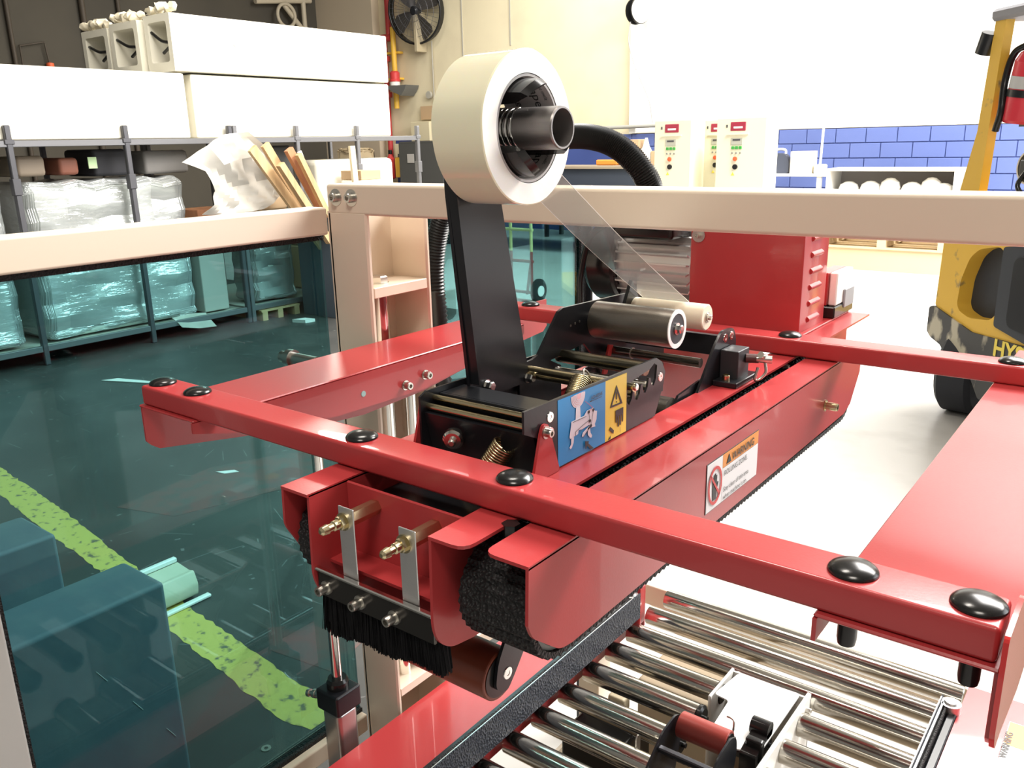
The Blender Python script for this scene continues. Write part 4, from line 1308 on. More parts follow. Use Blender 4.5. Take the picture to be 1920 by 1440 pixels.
def carton(x0, x1, y0, y1, z0, z1, label, openend=False):
    e = empty('long_carton', ((x0 + x1) / 2, (y0 + y1) / 2, z0), label, 'carton', 'long white cartons on the racks')
    if not openend:
        mk('body', bx(x0, x1, y0, y1, z0, z1, 0.015, 2), FOAM, e)
        return e
    t = 0.06
    hole = rnd([(x0 + t, z0 + t * 1.3), (x1 - t, z0 + t * 1.3), (x1 - t, z1 - t), (x0 + t, z1 - t)], 0.03)
    mk('body', prism(rnd([(x0, z0), (x1, z0), (x1, z1), (x0, z1)], 0.015), 'y', y0, y0 + 0.6, holes=[hole]), FOAM, e)
    mk('body_rear', bx(x0, x1, y0 + 0.6, y1, z0, z1, 0.01, 1), FOAM, e)
    mk('end_board', bx(x0 + 0.03, x1 - 0.03, y0 + 0.5, y0 + 0.59, z0 + 0.03, z1 - 0.03), FOAM2, e)
    a, b = V((x0 + t, y0 + 0.03, z1 - 0.13)), V((x1 - t, y0 + 0.03, z0 + 0.22))
    mk('cable', tube(bez([a, a.lerp(b, 0.5) + V((0, 0, -0.02)), b, b + V((-0.16, 0.02, -0.06))], 8), 0.014, 8), BLACKP, e)
    bm = B()
    pts = []
    for i in range(26):
        f = i / 25
        pts.append((x0 + 0.02 + f * (x1 - x0 - 0.04), y0 + 0.05 + random.uniform(-0.05, 0.05), z1 + 0.012 + 0.035 * abs(math.sin(f * 9 + x0)) + random.uniform(0, 0.025)))
    tube(pts, 0.028, 7, bm, rf=lambda i: 0.022 + 0.016 * abs(math.sin(i * 1.9)))
    mk('crumpled_wrap', bm, mat('bunched_wrap', (0.75, 0.68, 0.52), 0.4), e)
    return e


c1 = carton(-7.55, -6.87, 0.6, 4.38, 1.695, 2.225, 'long white carton on the nearer rack shelf, lowest on the left')
c2 = carton(-8.26, -6.90, 4.46, 6.83, 1.695, 2.225, 'long white carton on the farther rack, under the open-ended ones')
c3 = carton(-7.26, -6.86, 4.30, 6.80, 2.240, 2.700, 'open-ended long white carton on top of the stack, nearest the aisle', True)
c4 = carton(-7.76, -7.30, 4.26, 6.70, 2.240, 2.680, 'open-ended long white carton on top of the stack, middle of three', True)
c5 = carton(-8.26, -7.80, 4.26, 6.60, 2.240, 2.660, 'open-ended long white carton on top of the stack, farthest from the aisle', True)
SMUD = mat('grey_smudge', (0.38, 0.38, 0.40), 0.6)
mk('print_mark', prism(circ(4.95, 2.50, 0.05, 14, 0.045), 'x', -6.8605, -6.857), SMUD, c3)
for k in range(7):
    mk('print_mark', prism([(5.03 + k * 0.045, 2.49 - k * 0.004), (5.06 + k * 0.045, 2.49 - k * 0.004), (5.06 + k * 0.045, 2.52), (5.03 + k * 0.045, 2.515)], 'x', -6.8605, -6.858), mat('pale_print', (0.62, 0.62, 0.62), 0.6), c3)
for k in range(4):
    mk('print_mark', prism([(5.0 + k * 0.08, 1.96), (5.05 + k * 0.08, 1.96), (5.05 + k * 0.08, 1.985), (5.0 + k * 0.08, 1.985)], 'x', -6.9005, -6.898), mat('pale_print', (0.62, 0.62, 0.62), 0.6), c2)

# wrapped bundles on the bottom shelf
WRAPIN = mat('white_foam_blocks', (0.80, 0.80, 0.74), 0.5, bump=(8, 0.6, 'noise', 0.02), var=(5, (0.50, 0.50, 0.44), 0.6, 0.55, 0.75))


def bundle(y0, y1, z1, label, rnd_=0.08, x0=-7.6, x1=-6.93):
    e = empty('wrapped_bundle', ((x0 + x1) / 2, (y0 + y1) / 2, 0.153), label, 'bundle', 'film-wrapped white bundles on the bottom shelves')
    core = bx(x0 + 0.03, x1 - 0.03, y0 + 0.05, y1 - 0.06, 0.153, z1 - 0.04, 0.05, 3)
    mk('foam_stack', core, WRAPIN, e)
    bm = bx(x0, x1, y0, y1, 0.153, z1, rnd_, 3)
    bmesh.ops.subdivide_edges(bm, edges=list(bm.edges), cuts=9, use_grid_fill=True)
    for v in bm.verts:
        n = 0.018 * math.sin(v.co.z * 34 + v.co.y * 5) + 0.014 * math.sin(v.co.z * 61 - v.co.y * 17) + random.uniform(-0.006, 0.006)
        v.co.x += n
        v.co.z += 0.012 * math.sin(v.co.y * 21) * (v.co.z - 0.16)
        v.co.z = max(v.co.z, 0.153)
    mk('clear_wrap', bm, BLUEWRAP, e)
    return e


bundle(0.95, 2.80, 1.36, 'film-wrapped white bundle at the left end of the bottom shelf')
b2 = bundle(2.94, 4.30, 1.38, 'film-wrapped white bundle between the two near dark posts')
bm = B()
fl = [[bm.verts.new((-6.915 + 0.05 * i, 4.0 + 0.17 * j, 0.17 - 0.035 * i * (1 + j * 0.4) / 1.5 + 0.01 * math.sin(j * 2 + i))) for i in range(4)] for j in range(3)]
for a, b in zip(fl, fl[1:]):
    for k in range(3):
        bm.faces.new((a[k], a[k + 1], b[k + 1], b[k]))
bmesh.ops.solidify(bm, geom=list(bm.faces), thickness=0.002)
mk('loose_flap', bm, SHEETM, b2)
tag(mk('slab_carton', bx(-7.5, -6.95, 4.36, 4.62, 0.153, 0.95, 0.01, 2), mat('grey_board', (0.42, 0.40, 0.36), 0.6)), 'grey board panel standing beyond the wrapped bundle', 'panel')
tag(mk('slab_carton', bx(-7.3, -6.95, 4.40, 4.74, 0.97, 1.08, 0.01, 2), WOODR), 'reddish carton lying below the hanging clear sheet', 'box')
wp = bundle(4.92, 5.42, 0.95, 'film-wrapped wooden parts on a low pallet left of the cream column', 0.05, x0=-7.3, x1=-6.95)
for i in range(3):
    mk('wood_slab', bx(-7.2, -6.99, 4.98 + i * 0.14, 5.04 + i * 0.14, 0.16, 0.9), WOODR, wp)
e = empty('low_pallet', (-7.1, 5.2, 0), 'low wooden pallet under the wrapped wooden parts', 'pallet')
mk('deck', bx(-7.4, -6.80, 4.86, 5.32, 0.085, 0.10), WOOD, e)
for y in (4.87, 5.05, 5.25):
    mk('block', bx(-7.4, -6.80, y, y + 0.06, 0.0, 0.085), WOOD, e)
# dark machinery and wrap glimpsed between shelf and bundles
for i, (y, w_, z0, z1, col_) in enumerate(((2.45, 0.35, 1.40, 1.60, (0.03, 0.03, 0.03)), (2.98, 0.22, 1.42, 1.58, (0.25, 0.20, 0.15)), (3.30, 0.16, 1.42, 1.56, (0.22, 0.08, 0.05)),
                                           (3.58, 0.30, 1.40, 1.62, (0.02, 0.02, 0.025)), (4.02, 0.42, 1.40, 1.60, (0.20, 0.19, 0.18)), (5.1, 0.5, 1.2, 1.62, (0.05, 0.05, 0.05)))):
    tag(mk('dark_parcel', bx(-7.55, -7.05, y, y + w_, z0 + 0.005, z1, 0.03, 2), mat('parcel_%d' % i, col_, 0.6)),
        ['black lumpy parcel on the far left bundle', 'tan lumpy parcel beside the first dark post', 'rust brown parcel on the wrapped bundle', 'black parcel behind the second dark post',
         'long grey parcel right of the second dark post', 'black crate behind the leaning planks'][i], 'parcel')
tag(mk('green_note', bx(-7.045, -7.035, 3.53, 3.60, 1.47, 1.56), mat('pale_green_card', (0.55, 0.75, 0.42), 0.6)), 'small pale green card between the two dark posts', 'card')

# hanging clear plastic sheet
bm = B()
sh_pts = [[(4.10, 1.50), (4.55, 1.72), (4.75, 1.74)], [(4.33, 1.42), (4.60, 1.50), (5.00, 1.56)], [(4.40, 1.25), (4.65, 1.28), (5.18, 1.35)], [(4.33, 1.14), (4.62, 1.12), (5.12, 1.18)], [(4.25, 1.06), (4.5, 1.04), (4.9, 1.06)]]
rows = [[bm.verts.new((-6.62 + random.uniform(-0.05, 0.05), y, z)) for y, z in r] for r in sh_pts]
for a, b in zip(rows, rows[1:]):
    for k in range(2):
        bm.faces.new((a[k], a[k + 1], b[k + 1], b[k]))
bmesh.ops.subdivide_edges(bm, edges=list(bm.edges), cuts=4, use_grid_fill=True)
for v in bm.verts:
    v.co.x += 0.02 * math.sin(v.co.z * 25 + v.co.y * 20)
bmesh.ops.solidify(bm, geom=list(bm.faces), thickness=0.003)
tag(mk('plastic_sheet', bm, SHEETM), 'crumpled clear plastic sheet hanging beside the leaning planks', 'sheet')

# dark bin holding the leaning wood
e = empty('plank_bin', (-6.53, 5.62, 0), 'dark upright bin holding the leaning planks, left of the cream column', 'bin')
BINM = mat('dark_teal_bin', (0.05, 0.075, 0.10), 0.5)
for x in (-6.76, -6.26):
    mk('side_board', bx(x - 0.012, x + 0.012, 5.34, 5.92, 0.0, 0.98, 0.003, 1), BINM, e)
for y in (5.34, 5.92):
    mk('end_board', bx(-6.76, -6.26, y - 0.012, y + 0.012, 0.0, 0.98, 0.003, 1), BINM, e)
mk('bin_floor', bx(-6.76, -6.26, 5.34, 5.92, 0.0, 0.58), BINM, e)


def plank(top, bot, w_, t, m, label):
    """rectangular bar from top to bottom point"""
    a, b = V(bot), V(top)
    d = (b - a).normalized()
    u = d.cross(V((1, 0, 0))).normalized()
    n = d.cross(u)
    bm = B()
    vs = []
    for p in (a, b):
        vs.append([bm.verts.new(p + u * sx * w_ / 2 + n * sy * t / 2) for sx, sy in ((-1, -1), (1, -1), (1, 1), (-1, 1))])
    for k in range(4):
        j = (k + 1) % 4
        bm.faces.new((vs[0][k], vs[0][j], vs[1][j], vs[1][k]))
    bm.faces.new(vs[0])
    bm.faces.new(vs[1])
    return tag(mk('plank', bm, m, smooth=False), label, 'plank', 'wooden planks leaning in the crate')


plank((-6.43, 4.67, 1.60), (-6.43, 5.42, 0.60), 0.085, 0.04, WOOD, 'wide tan plank, leftmost of the leaning ones')
plank((-6.50, 4.86, 1.63), (-6.50, 5.50, 0.60), 0.080, 0.04, WOOD, 'wide tan plank, second from the left of the leaning ones')
plank((-6.31, 4.86, 1.46), (-6.31, 5.44, 0.60), 0.060, 0.06, WOOD, 'shorter tan batten in front of the leaning planks')
plank((-6.38, 5.02, 1.585), (-6.38, 5.58, 0.60), 0.075, 0.05, WOODR, 'reddish plank in the middle of the leaning ones')
plank((-6.30, 5.06, 1.54), (-6.30, 5.54, 0.60), 0.050, 0.05, WOOD, 'tan batten in front of the reddish plank')
plank((-6.57, 5.25, 1.50), (-6.57, 5.62, 0.60), 0.030, 0.03, WOOD, 'thin pale stick right of the reddish plank')
plank((-6.63, 5.34, 1.56), (-6.63, 5.70, 0.60), 0.045, 0.02, mat('white_strip', (0.8, 0.78, 0.72), 0.5), 'white strip leaning right of the thin stick')
plank((-6.44, 5.22, 1.38), (-6.44, 5.64, 0.60), 0.025, 0.03, WOOD, 'thin stick leaning in front of the white strip')
plank((-6.68, 4.98, 1.63), (-6.68, 5.45, 0.60), 0.05, 0.03, mat('black_strip', (0.02, 0.02, 0.03), 0.4), 'black strip behind the leaning planks')
plank((-6.30, 5.70, 1.60), (-6.30, 5.74, 0.60), 0.060, 0.03, mat('cream_strip', (0.80, 0.72, 0.5), 0.5), 'upright cream board right of the leaning planks')
tag(mk('small_box', bx(-6.80, -6.50, 5.98, 6.25, 1.27, 1.36, 0.004, 1), CARD), 'small brown carton above the cream column, left', 'box')
tag(mk('wrapped_slab', bx(-7.5, -6.88, 5.75, 6.83, 0.60, 1.47, 0.06, 3), FOAM), 'white wrapped slab under the shelf of the farther rack', 'carton')
tag(mk('support_slab', bx(-7.5, -6.90, 5.75, 6.83, 0.153, 0.598, 0.01, 1), CARD), 'brown carton under the white wrapped slab', 'box')
tag(mk('wrapped_slab', bx(-7.3, -6.88, 4.95, 5.35, 1.02, 1.16, 0.03, 2), CARD), 'flat brown carton behind the planks', 'box')
tag(mk('wrapped_slab', bx(-6.80, -6.44, 5.96, 6.30, 0.0, 1.268, 0.03, 2), FOAM), 'tall white wrapped block behind the cream column corner', 'carton')

# painted barrier blocks outside the guard
BLK = mat('dark_painted_block', (0.085, 0.12, 0.145), 0.6, var=(7, (0.115, 0.15, 0.165), 0.8, 0.45, 0.7), bump=(20, 0.35, 'noise', 0.004))


def block(x0, x1, y0, y1, z1, label):
    bm = bx(x0, x1, y0, y1, 0, z1, 0.012, 3)
    b_ = tag(mk('barrier_block', bm, BLK), label, 'block', 'dark painted blocks outside the guard')
    for i in range(3):
        z = z1 * (0.30 + 0.2 * i)
        mk('scratch', tube([(x1 + 0.0005, y1 - 0.03 - 0.07 * i, z), (x1 + 0.0005, y1 - 0.05 - 0.07 * i, z + 0.035)], 0.0006, 5), mat('scratch_white', (0.6, 0.62, 0.62), 0.6), b_)
    return b_


block(-1.985, -1.802, 0.40, 0.932, 0.600, 'larger dark painted block, nearer the guard glass')
block(-2.50, -2.295, 0.50, 0.905, 0.600, 'smaller dark painted block behind the larger one')
fp = empty('foam_profile', (-2.72, 1.25, 0), 'pale foam edge profile lying on the yellow floor line behind the larger block', 'profile')
FOAMP = mat('pale_foam', (0.62, 0.60, 0.46), 0.6)
mk('foam_body', prism(rnd([(-2.80, 0.012), (-2.665, 0.012), (-2.655, 0.06), (-2.675, 0.11), (-2.70, 0.10), (-2.79, 0.11)], 0.012), 'y', 0.95, 1.50), FOAMP, fp)
mk('foam_lip', bx(-2.648, -2.625, 0.95, 1.53, 0.002, 0.016, 0.004, 1), WHITEP, fp)
mk('foam_lip', bx(-2.80, -2.78, 0.95, 1.50, 0.11, 0.130, 0.004, 1), WHITEP, fp)

# floor litter
tag(mk('paper_scrap', prism([(-6.50, 4.98), (-6.36, 5.02), (-6.34, 5.12), (-6.46, 5.10)], 'z', 0.001, 0.03), WHITEP, smooth=False), 'white paper scrap on the floor near the low pallet', 'paper')
tag(mk('paper_scrap', prism([(-6.0, 2.86), (-5.55, 3.05), (-5.52, 3.10), (-5.95, 2.96)], 'z', 0.001, 0.006), WHITEP, smooth=False), 'thin white paper strip on the floor behind the red corner', 'paper')
tag(mk('paper_scrap', prism([(-3.72, 2.28), (-3.66, 2.29), (-3.62, 2.35), (-3.66, 2.35)], 'z', 0.001, 0.004), WHITEP, smooth=False), 'tiny white shred on the floor under the red rail', 'paper')
bm = lathe((-1.775, 1.135, 0.001), (0, 0, 1), [(0.006, 0), (0.0135, 0), (0.0135, 0.002), (0.006, 0.002), (0.006, 0)], 24, close=False)
tag(mk('steel_washer', bm, STEEL), 'steel washer lying on the floor by the guard', 'washer')

# ================================================================== hand truck beyond the machine
ht = empty('hand_truck', (-5.30, 7.0, 0), 'tall red and yellow tube-frame hand truck seen through the rear glass', 'hand truck')
REDT = mat('dark_red_tube', (0.30, 0.04, 0.04), 0.4)
YT = mat('yellow_tube', (0.65, 0.62, 0.25), 0.4)
for x in (-5.66, -5.42, -5.16):
    mk('upright', cyl((x, 7.0, 0.10), (x, 7.0, 0.52), 0.016, 10), REDT, ht)
    mk('upright', cyl((x, 7.0, 0.52), (x, 7.0, 1.25), 0.016, 10), YT, ht)
for z, m_ in ((0.10, REDT), (0.42, REDT), (0.74, YT), (1.25, YT)):
    mk('crosspiece', cyl((-5.68, 7.0, z), (-5.14, 7.0, z), 0.016, 10), m_, ht)
mk('brace', cyl((-5.16, 7.0, 0.44), (-5.22, 7.0, 0.08), 0.016, 10), REDT, ht)
mk('toe_plate', bx(-5.68, -5.14, 6.70, 7.0, 0.01, 0.025), REDT, ht)
wh = mk('wheel', lathe((-5.10, 7.0, 0.125), (1, 0, 0), [(0.03, 0), (0.10, 0), (0.125, 0.012), (0.125, 0.04), (0.10, 0.052), (0.03, 0.052)], 28), RUBBER, ht)
mk('wheel_hub', cyl((-5.047, 7.0, 0.125), (-5.04, 7.0, 0.125), 0.055, 20), WHITEP, wh)
mk('wheel', lathe((-5.75, 7.0, 0.125), (1, 0, 0), [(0.03, 0), (0.10, 0), (0.125, 0.012), (0.125, 0.04), (0.10, 0.052), (0.03, 0.052)], 28), RUBBER, ht)
# stacked pale sheets / cartons behind the hand truck
tag(mk('flat_carton', bx(-7.9, -6.6, 10.6, 11.6, 0.45, 0.62, 0.01, 1), mat('pale_cyan_card', (0.75, 0.80, 0.76), 0.6)), 'pale flat carton on the low bench behind the hand truck', 'box')
tag(mk('flat_carton', bx(-7.9, -6.9, 10.8, 11.6, 0.622, 0.86, 0.01, 1), mat('pale_cyan_card', (0.75, 0.80, 0.76), 0.6)), 'pale square carton on top of the flat one behind the hand truck', 'box')
e = empty('low_bench', (-8.0, 11.1, 0), 'low dark bench behind the hand truck', 'bench')
mk('bench_top', bx(-9.6, -6.5, 10.5, 11.7, 0.40, 0.448, 0.005, 1), mat('bench_dark', (0.08, 0.10, 0.16), 0.5), e)
for x in (-9.5, -6.6):
    for y in (10.6, 11.6):
        mk('leg', bx(x - 0.03, x + 0.03, y - 0.03, y + 0.03, 0, 0.40), BLACKM, e)

# ================================================================== things on and by the back wall
fan = empty('wall_fan', (-12.33, 13.0, 3.30), 'round black caged fan on the cream back wall', 'fan')
FC = V((-12.33, 13.02, 4.10))
FD = V((0.15, -1, -0.12)).normalized()
fu, fv = frame_of(FD)
FR = 0.60


def ringpts(c, r, n=40):
    return [c + fu * r * math.cos(2 * PI * i / n) + fv * r * math.sin(2 * PI * i / n) for i in range(n)]


mk('cage_ring', tube(ringpts(FC, FR), 0.022, 8, closed=True), BLACKP, fan)
mk('drum', lathe(FC - FD * 0.02, -FD, [(FR, 0), (FR, 0.12), (FR - 0.01, 0.12), (FR - 0.01, 0)], 40, close=False), BLACKP, fan)
bm = B()
for i in range(40):
    a = 2 * PI * i / 40
    d = fu * math.cos(a) + fv * math.sin(a)
    tube([FC + d * 0.08 + FD * 0.05, FC + d * 0.35 + FD * 0.06, FC + d * FR], 0.003, 4, bm)
for r in (0.2, 0.35, 0.48):
    tube(ringpts(FC + FD * 0.055, r, 32), 0.0035, 4, bm, closed=True)
mk('cage_wires', bm, RACKD, fan, kind='stuff')
for i in range(4):
    a = i * PI / 2 + 0.5
    d = fu * math.cos(a) + fv * math.sin(a)
    p = d.cross(FD)
    bm = B()
    r_ = [[bm.verts.new(FC - FD * (0.03 + 0.05 * s) + d * q + p * (s * wd)) for s in (-1, 1)] for q, wd in ((0.09, 0.05), (0.25, 0.13), (0.45, 0.19), (0.54, 0.15))]
    for a_, b_ in zip(r_, r_[1:]):
        bm.faces.new((a_[0], a_[1], b_[1], b_[0]))
    bmesh.ops.solidify(bm, geom=list(bm.faces), thickness=0.006)
    mk('blade', bm, mat('fan_blade_dark', (0.12, 0.11, 0.10), 0.45), fan)
mk('hub', lathe(FC + FD * 0.05, -FD, [(0.0, 0), (0.06, 0), (0.09, 0.03), (0.09, 0.16), (0.05, 0.18), (0, 0.18)], 20), BLACKM, fan)
mk('wall_bracket', bx(-12.36, -12.28, 13.0, 13.28, 3.35, 4.1, 0.01, 1), mat('bracket_tan', (0.45, 0.38, 0.25), 0.6), fan)

PR = mat('red_pipe_paint', (0.50, 0.05, 0.05), 0.4)
PY = mat('yellow_pipe_paint', (0.80, 0.48, 0.06), 0.4)
pp = empty('red_pipe', (-13.30, 13.2, 0), 'red fire pipe running up the back wall beside the yellow one', 'pipe')
mk('pipe_run', cyl((-13.22, 13.18, 3.66), (-13.22, 13.18, 6.6), 0.06, 14), PR, pp)
mk('pipe_run', cyl((-13.36, 13.18, 1.0), (-13.36, 13.18, 3.72), 0.055, 14), PR, pp)
mk('pipe_elbow', cyl((-13.42, 13.18, 3.70), (-13.16, 13.18, 3.70), 0.075, 14), PR, pp)
for z in (3.3, 2.6):
    mk('flange', cyl((-13.36, 13.18, z - 0.05), (-13.36, 13.18, z + 0.05), 0.10, 16), PR, pp)
yp = empty('yellow_pipe', (-13.10, 13.15, 2.3), 'yellow pipe beside the red fire pipe on the back wall', 'pipe')
mk('pipe_run', cyl((-13.08, 13.15, 2.32), (-13.08, 13.15, 3.88), 0.055, 14), PY, yp)
mk('pipe_bracket', bx(-13.3, -12.95, 13.15, 13.28, 3.38, 3.42), PY, yp)
mk('pipe_bracket', bx(-13.3, -12.95, 13.15, 13.28, 2.88, 2.92), PY, yp)
fb = empty('alarm_beacon', (-12.90, 13.05, 2.76), 'red alarm beacon on a small black wall bracket', 'beacon')
mk('lens', lathe((-12.94, 13.0, 2.83), (0, 0, 1), [(0.11, 0), (0.11, 0.03), (0.10, 0.05), (0.10, 0.17), (0.07, 0.20), (0, 0.20)], 20), REDL, fb)
mk('lens_base', cyl((-12.94, 13.0, 2.755), (-12.94, 13.0, 2.83), 0.10, 20), WHITEP, fb)
mk('shelf_bracket', prism([(-13.16, 2.75), (-12.55, 2.75), (-12.58, 2.68), (-12.70, 2.55), (-12.9, 2.62)], 'y', 12.90, 13.28), mat('bracket_dark', (0.14, 0.14, 0.13), 0.5), fb)
cdt = empty('conduit', (-11.6, 13.25, 1.7), 'grey conduit hanging down the cream wall below the fan', 'conduit')
mk('conduit_run', cyl((-12.13, 13.26, 1.9), (-12.13, 13.26, 3.55), 0.012, 8), JOINT, cdt)
mk('round_box', cyl((-12.25, 13.28, 2.55), (-12.25, 13.22, 2.55), 0.07, 16), JOINT, cdt)
tag(mk('notice_board', bx(-12.50, -12.05, 13.24, 13.28, 2.08, 2.34), CARD), 'brown notice panel on the cream wall left of the tape roll', 'panel')
eb = empty('electrical_box', (-12.45, 13.1, 1.75), 'cream electrical box on the wall behind the rack end', 'electrical box')
mk('box_body', bx(-12.62, -12.10, 13.05, 13.28, 1.66, 2.04, 0.01, 1), mat('cream_box', (0.70, 0.62, 0.42), 0.5), eb)
mk('box_body', bx(-13.06, -12.72, 13.00, 13.28, 1.05, 1.62, 0.01, 1), mat('cream_box', (0.70, 0.62, 0.42), 0.5), eb)
mk('box_switch', bx(-12.96, -12.86, 12.98, 13.0, 1.28, 1.42), RACKD, eb)
fe = empty('fire_extinguisher', (-13.15, 12.95, 0.9), 'red fire extinguisher on the wall behind the farther rack', 'fire extinguisher')
mk('cylinder', lathe((-13.15, 12.95, 0.92), (0, 0, 1), [(0.07, 0), (0.09, 0.02), (0.09, 0.40), (0.05, 0.46), (0.03, 0.50), (0, 0.5)], 20), REDL, fe)
mk('valve_head', bx(-13.19, -13.11, 12.92, 12.98, 1.41, 1.50, 0.01, 1), BLACKM, fe)
mk('yellow_tag', bx(-13.02, -12.90, 12.95, 12.97, 0.95, 1.35, 0.02, 1), PY, fe)
cb_ = empty('tall_cabinet', (-11.9, 12.9, 0), 'dark grey tall cabinet behind the end of the farther rack', 'cabinet')
mk('cabinet_body', bx(-12.55, -11.35, 12.6, 13.2, 0, 1.66, 0.02, 1), mat('dark_cabinet', (0.07, 0.07, 0.065), 0.5), cb_)
mk('door', bx(-12.53, -11.97, 12.585, 12.60, 0.05, 1.62), mat('dark_cabinet_door', (0.08, 0.08, 0.075), 0.45), cb_)
mk('door', bx(-11.93, -11.37, 12.585, 12.60, 0.05, 1.62), mat('dark_cabinet_door', (0.08, 0.08, 0.075), 0.45), cb_)
tag(mk('paper_notice', bx(-12.30, -12.12, 12.575, 12.583, 1.25, 1.42), mat('grey_paper', (0.45, 0.43, 0.40), 0.6)), 'grey notice stuck on the tall dark cabinet', 'notice')
bm = bx(-13.95, -13.35, 12.2, 12.7, 0.4, 1.55, 0.08, 3)
bmesh.ops.subdivide_edges(bm, edges=list(bm.edges), cuts=3, use_grid_fill=True)
for v in bm.verts:
    v.co += V((random.uniform(-0.03, 0.03), random.uniform(-0.03, 0.03), random.uniform(-0.02, 0.02)))
    v.co.z = max(v.co.z, 0.40)
tag(mk('paper_sack', bm, mat('kraft_sack', (0.55, 0.44, 0.28), 0.75)), 'large brown paper sack behind the farther rack', 'sack')
tag(mk('sack_stand', bx(-14.0, -13.3, 12.15, 12.75, 0, 0.398), BLACKM), 'dark base under the large paper sack', 'stand')
# roof truss bracket on the left wall top and conduits
for i, (y, z0, z1) in enumerate(((6.72, 0, 6.6), (7.95, 0, 6.6), (8.6, 0, 6.6))):
    tag(mk('wall_conduit', cyl((-15.25, y, z0), (-15.25, y, z1), 0.035 if i != 1 else 0.05, 10), mat('dark_brown_pipe', (0.07, 0.055, 0.04), 0.6)),
        ['thin dark conduit, leftmost on the shaded wall', 'thick brown pipe in the middle of the shaded wall', 'thin dark conduit right of the thick brown pipe'][i], 'conduit')
tag(mk('frame_conduit', tube([(-15.24, 6.82, 2.95), (-15.24, 6.82, 3.28), (-15.24, 7.22, 3.36), (-15.24, 7.26, 2.95)], 0.016, 8), mat('dark_brown_pipe', (0.07, 0.055, 0.04), 0.6)),
    'small hoop of conduit low on the shaded wall', 'conduit')
tag(mk('red_lamp', lathe((-15.2, 7.24, 2.95), (0, 0, 1), [(0.06, 0), (0.06, 0.08), (0, 0.1)], 14), mat('orange_lens', (0.9, 0.16, 0.06), 0.4)), 'small red lamp at the foot of the conduit hoop', 'lamp')
tr_ = empty('wall_truss', (-15.0, 12.0, 3.9), 'cream steel brace and wheel high on the wall above the cartons', 'bracket')
CRM = mat('cream_steel', (0.50, 0.44, 0.33), 0.5)
for a, b in (((-15.1, 11.4, 4.40), (-15.1, 12.8, 4.55)), ((-15.1, 11.9, 4.60), (-15.1, 12.75, 3.75)), ((-15.1, 12.6, 3.6), (-15.1, 12.6, 4.7))):
    mk('brace_bar', cyl(a, b, 0.05, 8), CRM, tr_)
mk('brace_wheel', tube([V((-15.05, 12.1 + 0.22 * math.cos(a * PI / 12), 4.20 + 0.22 * math.sin(a * PI / 12))) for a in range(24)], 0.035, 8, closed=True), CRM, tr_)

# hose reel and drop cable at the white wall corner
hr = empty('hose_reel', (-7.33, 12.98, 3.4), 'white and black cable reel hanging high at the wall corner', 'reel')
mk('reel_drum', lathe((-7.40, 12.95, 3.58), (1, -0.35, 0), [(0.20, 0), (0.20, 0.02), (0.10, 0.02), (0.10, 0.12), (0.20, 0.12), (0.20, 0.14)], 28), BLACKP, hr)
mk('reel_face', lathe((-7.265, 12.90, 3.58), (1, -0.35, 0), [(0.19, 0), (0.19, 0.012), (0.08, 0.02), (0.05, 0.012), (0, 0.012)], 28), WHITEP, hr)
mk('reel_bracket', bx(-7.44, -7.36, 12.95, 13.20, 3.52, 3.95, 0.005, 1), BLACKP, hr)
mk('drop_cable', tube(bez([(-7.42, 12.85, 3.42), (-7.44, 12.85, 3.10), (-7.30, 12.85, 2.70), (-7.05, 12.85, 2.20), (-6.98, 12.85, 1.85)], 8), 0.010, 6), mat('grey_cable', (0.45, 0.45, 0.45), 0.5), hr)
tag(mk('wall_pipe', cyl((-8.35, 13.15, 1.80), (-6.6, 13.15, 1.82), 0.03, 10), mat('grey_pipe', (0.35, 0.35, 0.32), 0.5)), 'grey pipe running level along the wall right of the roll', 'pipe')
tag(mk('valve_box', bx(-8.45, -8.30, 13.08, 13.27, 1.72, 1.86, 0.01, 1), mat('grey_pipe', (0.35, 0.35, 0.32), 0.5)), 'small grey box at the end of the level wall pipe', 'box')
# left workbench by the blue wall
wbn = empty('workbench', (-7.4, 12.4, 0), 'dark workbench against the blue wall behind the hose', 'bench')
mk('bench_top', bx(-8.75, -6.35, 12.1, 12.75, 1.15, 1.20, 0.005, 1), mat('bench_wood', (0.35, 0.28, 0.20), 0.5), wbn)
mk('bench_front', bx(-8.70, -6.40, 12.15, 12.2, 0.55, 1.15), mat('bench_dark2', (0.05, 0.06, 0.08), 0.5), wbn)
for x in (-8.65, -6.45):
    for y in (12.2, 12.65):
        mk('leg', bx(x - 0.03, x + 0.03, y - 0.03, y + 0.03, 0, 1.15), BLACKM, wbn)
tag(mk('orange_tool', bx(-7.75, -7.35, 12.35, 12.5, 1.202, 1.29, 0.02, 2), ORANGEL), 'orange tool lying on the dark workbench', 'tool')
tag(mk('brown_box', bx(-7.1, -6.92, 12.3, 12.6, 1.202, 1.60, 0.005, 1), CARD), 'narrow brown carton standing on the dark workbench', 'box')
tag(mk('brown_box', bx(-6.70, -6.45, 12.3, 12.6, 1.202, 1.42, 0.005, 1), CARD), 'small brown carton at the right end of the dark workbench', 'box')
bm = lathe((-6.81, 12.35, 1.202), (0, 0, 1), [(0.085, 0), (0.10, 0.10), (0.09, 0.22), (0.05, 0.30), (0.02, 0.42), (0, 0.42)], 18)
tag(mk('plastic_bag', bm, mat('white_bag', (0.8, 0.8, 0.74), 0.5)), 'white tied bag on the dark workbench', 'bag')


